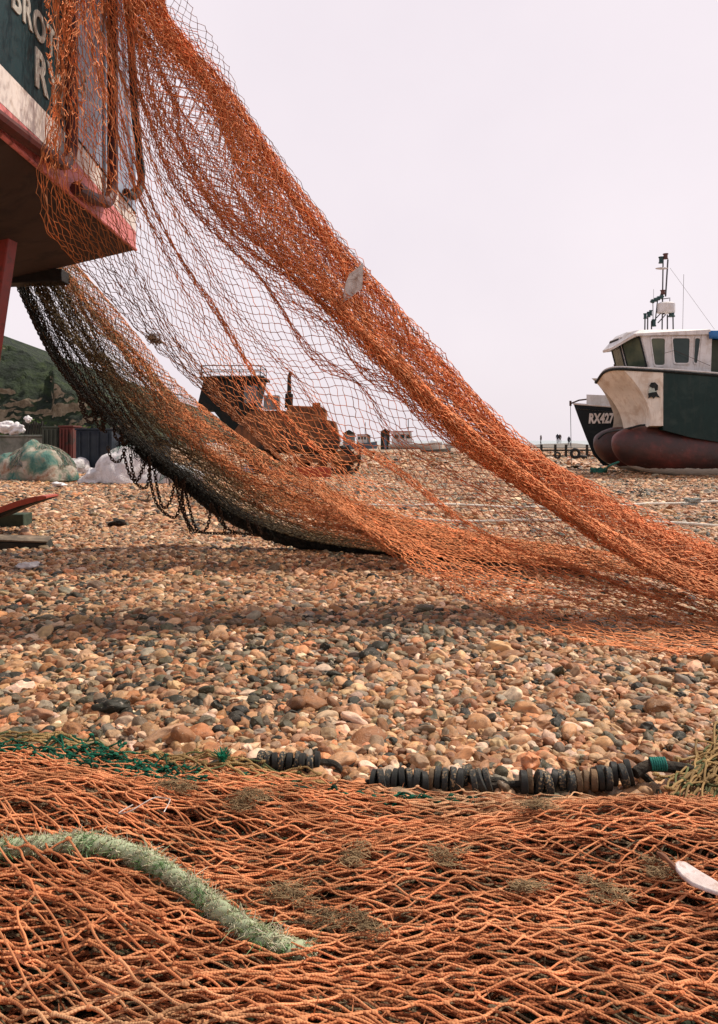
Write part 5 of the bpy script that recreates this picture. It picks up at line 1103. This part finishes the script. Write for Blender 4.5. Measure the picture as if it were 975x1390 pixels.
# ---- pale green frayed rope
pr = thing('frayed_rope', 'thick pale green frayed rope curving across the orange net at lower left', 'rope', (-.6, 1.5, .2))
pp = [(-140,1175),(-60,1160),(0,1153),(60,1147),(130,1146),(185,1162),(232,1188),(280,1223),(320,1252),(350,1272),(385,1287),(430,1296)]
def on_net(px, py, dz):
    z = .15
    for _ in range(12): P = WG(px, py, z); z = float(htop(P[0], P[1]))+dz
    return WG(px, py, z)
RP = resample([on_net(a, b_, dz) for (a, b_), dz in zip(pp, [-.0,.004,.012,.016,.018,.018,.018,.016,.014,.008,-.002,-.02])], 150)
TT = np.gradient(RP, axis=0); TT /= np.linalg.norm(TT, axis=1)[:, None]; AA = np.cross(TT, [0, 0, 1]); AA /= np.linalg.norm(AA, axis=1)[:, None]; BB = np.cross(AA, TT)
Ls = np.linspace(0, 1, 150)*np.linalg.norm(np.diff(RP, axis=0), axis=1).sum()
sp_ = []
for q in range(3):
    a = 2*np.pi*(Ls/.075+q/3); sp_.append(RP+.009*(AA*np.cos(a)[:, None]+BB*np.sin(a)[:, None]))
prt = [tubes(np.array(sp_), .0100, 10, np.array([.45,.52,.33]))]; qmesh('strand', prt, M['fibre'], pr)
R = np.random.default_rng(77); n_ = 16000; i = R.integers(0, 149, n_); a = R.uniform(0, 6.28, n_); fr_ = np.clip(i/150*1.35, .2, 1)
d = AA[i]*np.cos(a)[:, None]+BB[i]*np.sin(a)[:, None]; s_ = RP[i]+d*.0145+TT[i]*R.uniform(-.004, .004, (n_, 1)); l = R.gamma(1.6, .0042, n_)[:, None]*(1+.6*np.sin(Ls[i]*60)*np.sin(Ls[i]*23))[:, None]; tl = TT[i]*R.normal(0, 1.0, (n_, 1))+d*R.uniform(.2, 1.1, (n_, 1))+R.normal(0, .35, (n_, 3))
tl /= np.linalg.norm(tl, axis=1)[:, None]; P = np.stack([s_, s_+tl*l*.5, s_+tl*l+R.normal(0, .2, (n_, 3))*l], 1)
up_ = (d[:, 2] > .1)[:, None]; cc = np.where(R.random((n_, 1)) < .55, np.array([.78,.74,.54]), np.array([.40,.46,.24])); gp_ = (np.sin(Ls[i]*38)+.7*np.sin(Ls[i]*91+1)+.8*np.sin(a*1+2) > .9)[:, None]; cc = np.where(gp_, cc*[.45, .72, .5], cc); cc = np.where((R.random((n_, 1)) < .12), np.array([.66,.60,.47]), cc)*R.uniform(.75, 1.15, (n_, 1))
qmesh('frayed_fibres', [tubes(P, np.array([.0009, .0008, .0004]), 3, cc)], M['fibre'], pr)
# a few net meshes crossing over the rope
parts = flat_layer(401, .026, .058, .030, .0023, col_or, xr=(-1.3, -.42), edge=-.80, depth_len=.55, rot=-.25, bunch=.3, shear=.5)
qmesh('netting', parts, M['twine'], pile, label='loose top fold of orange netting at lower left')
# ---- dried weed tangles, twigs, scraps
def curl_mesh(n, size, seed, col):
    R = np.random.default_rng(seed); P = []; lob = R.normal(0, size*.55, (5, 3))
    for q in range(n):
        c = lob[R.integers(0, 5)]+R.normal(0, size*.28, 3); r_ = size*R.uniform(.12, .45); a0 = R.uniform(0, 6.28); da = R.uniform(1.5, 5); e1 = R.normal(0, 1, 3); e1 /= np.linalg.norm(e1); e2 = np.cross(e1, R.normal(0, 1, 3)); e2 /= np.linalg.norm(e2)
        th = a0+np.linspace(0, da, 9)[:, None]; p = c+r_*(e1*np.cos(th)+e2*np.sin(th)*R.uniform(.5, 1.2))+R.normal(0, 1, 3)*np.linspace(0, size*.3, 9)[:, None]; p[:, 2] = p[:, 2]*.35; P.append(p)
    return tubes(np.array(P), .00055, 3, col*(1+R.normal(0, .25, (n, 1))))
wcol = np.array([.28,.19,.10]); spots = [(860,1240),(730,1090),(395,1100),(470,1215),(600,1100),(300,1130),(560,1230),(405,1210),(210,1065),(660,1165),(880,1170),(120,1090)]
spots = [(402,1212,'round weed tangle right of the frayed rope'), (235,1066,'weed tangle just below the green netting'), (485,1155,'weed tangle on the middle of the orange net'), (600,1158,'weed tangle below the middle string of discs'), (716,1205,'brown weed tangle in the lower right of the net'), (468,1240,'sparse weed tangle near the bottom centre of the net'), (730,1095,'weed tangle below the right string of discs'), (893,1180,'brown weed tangle at the tip of the white fragment'), (820,1212,'weed tangle left of the white fragment'), (330,1085,'weed tangle between the green tassel and the frayed rope')]
for q, (a, b_, lb) in enumerate(spots):
    c = on_net(a, b_, .018); R = np.random.default_rng(500+q); T_ = curl_mesh(R.integers(130, 200), R.uniform(.022, .036), 500+q, wcol*R.uniform(.8, 1.25)); props(qmesh('weed_tangle', [(T_[0]*[1.5, 1, 1]+c, *T_[1:])], M['fibre']), lb, 'seaweed', 'dried weed tangles caught in the orange net')
# pale fishing line loop
c = on_net(195, 1098, .03); mb = MB(); mb.tube(resample([c+[-.03,.02,0], c+[-.05,-.02,.0], c+[-.02,-.03,.01], c+[.02,.01,.02], c+[.04,.05,.0], c+[.055,.02,.01], c+[.05,-.015,0]], 30), .0013, 5); props(mb.build('line_loop', mpl), 'thin pale fishing line loop on the orange net under the green netting', 'fishing line')
# white fragment with the brown twig
c = on_net(945, 1187, .035); pts = [(915,1171),(921,1167),(931,1169),(950,1181),(972,1194),(990,1207),(980,1213),(958,1206),(940,1199),(926,1189),(918,1179)]
mb = MB(); P = [on_net(a, b_, .042) for a, b_ in pts]; mb.prism(P, (0, .0, -.008)); props(mb.build('shell_fragment', mat('white_fragment', (.70,.62,.60), (.55,.45,.42), 30, .5, bmp=.6, bscale=60, bdist=.003, stain=(.35,.2,.14), stain_scale=50, stain_amt=.3), bevel=.003), 'white elongated flat fragment on the orange net at right edge', 'fragment')
mb = MB(); mb.tube(resample([on_net(893,1158,.03), on_net(904,1165,.036), on_net(916,1177,.036), on_net(930,1192,.03)], 14), [.004+.003*math.sin(i*.6)**2 for i in range(14)], 7); props(mb.build('twig', mat('brown_twig', (.25,.10,.05), (.15,.07,.04), 40, .8)), 'short brown twig against the white fragment', 'twig')
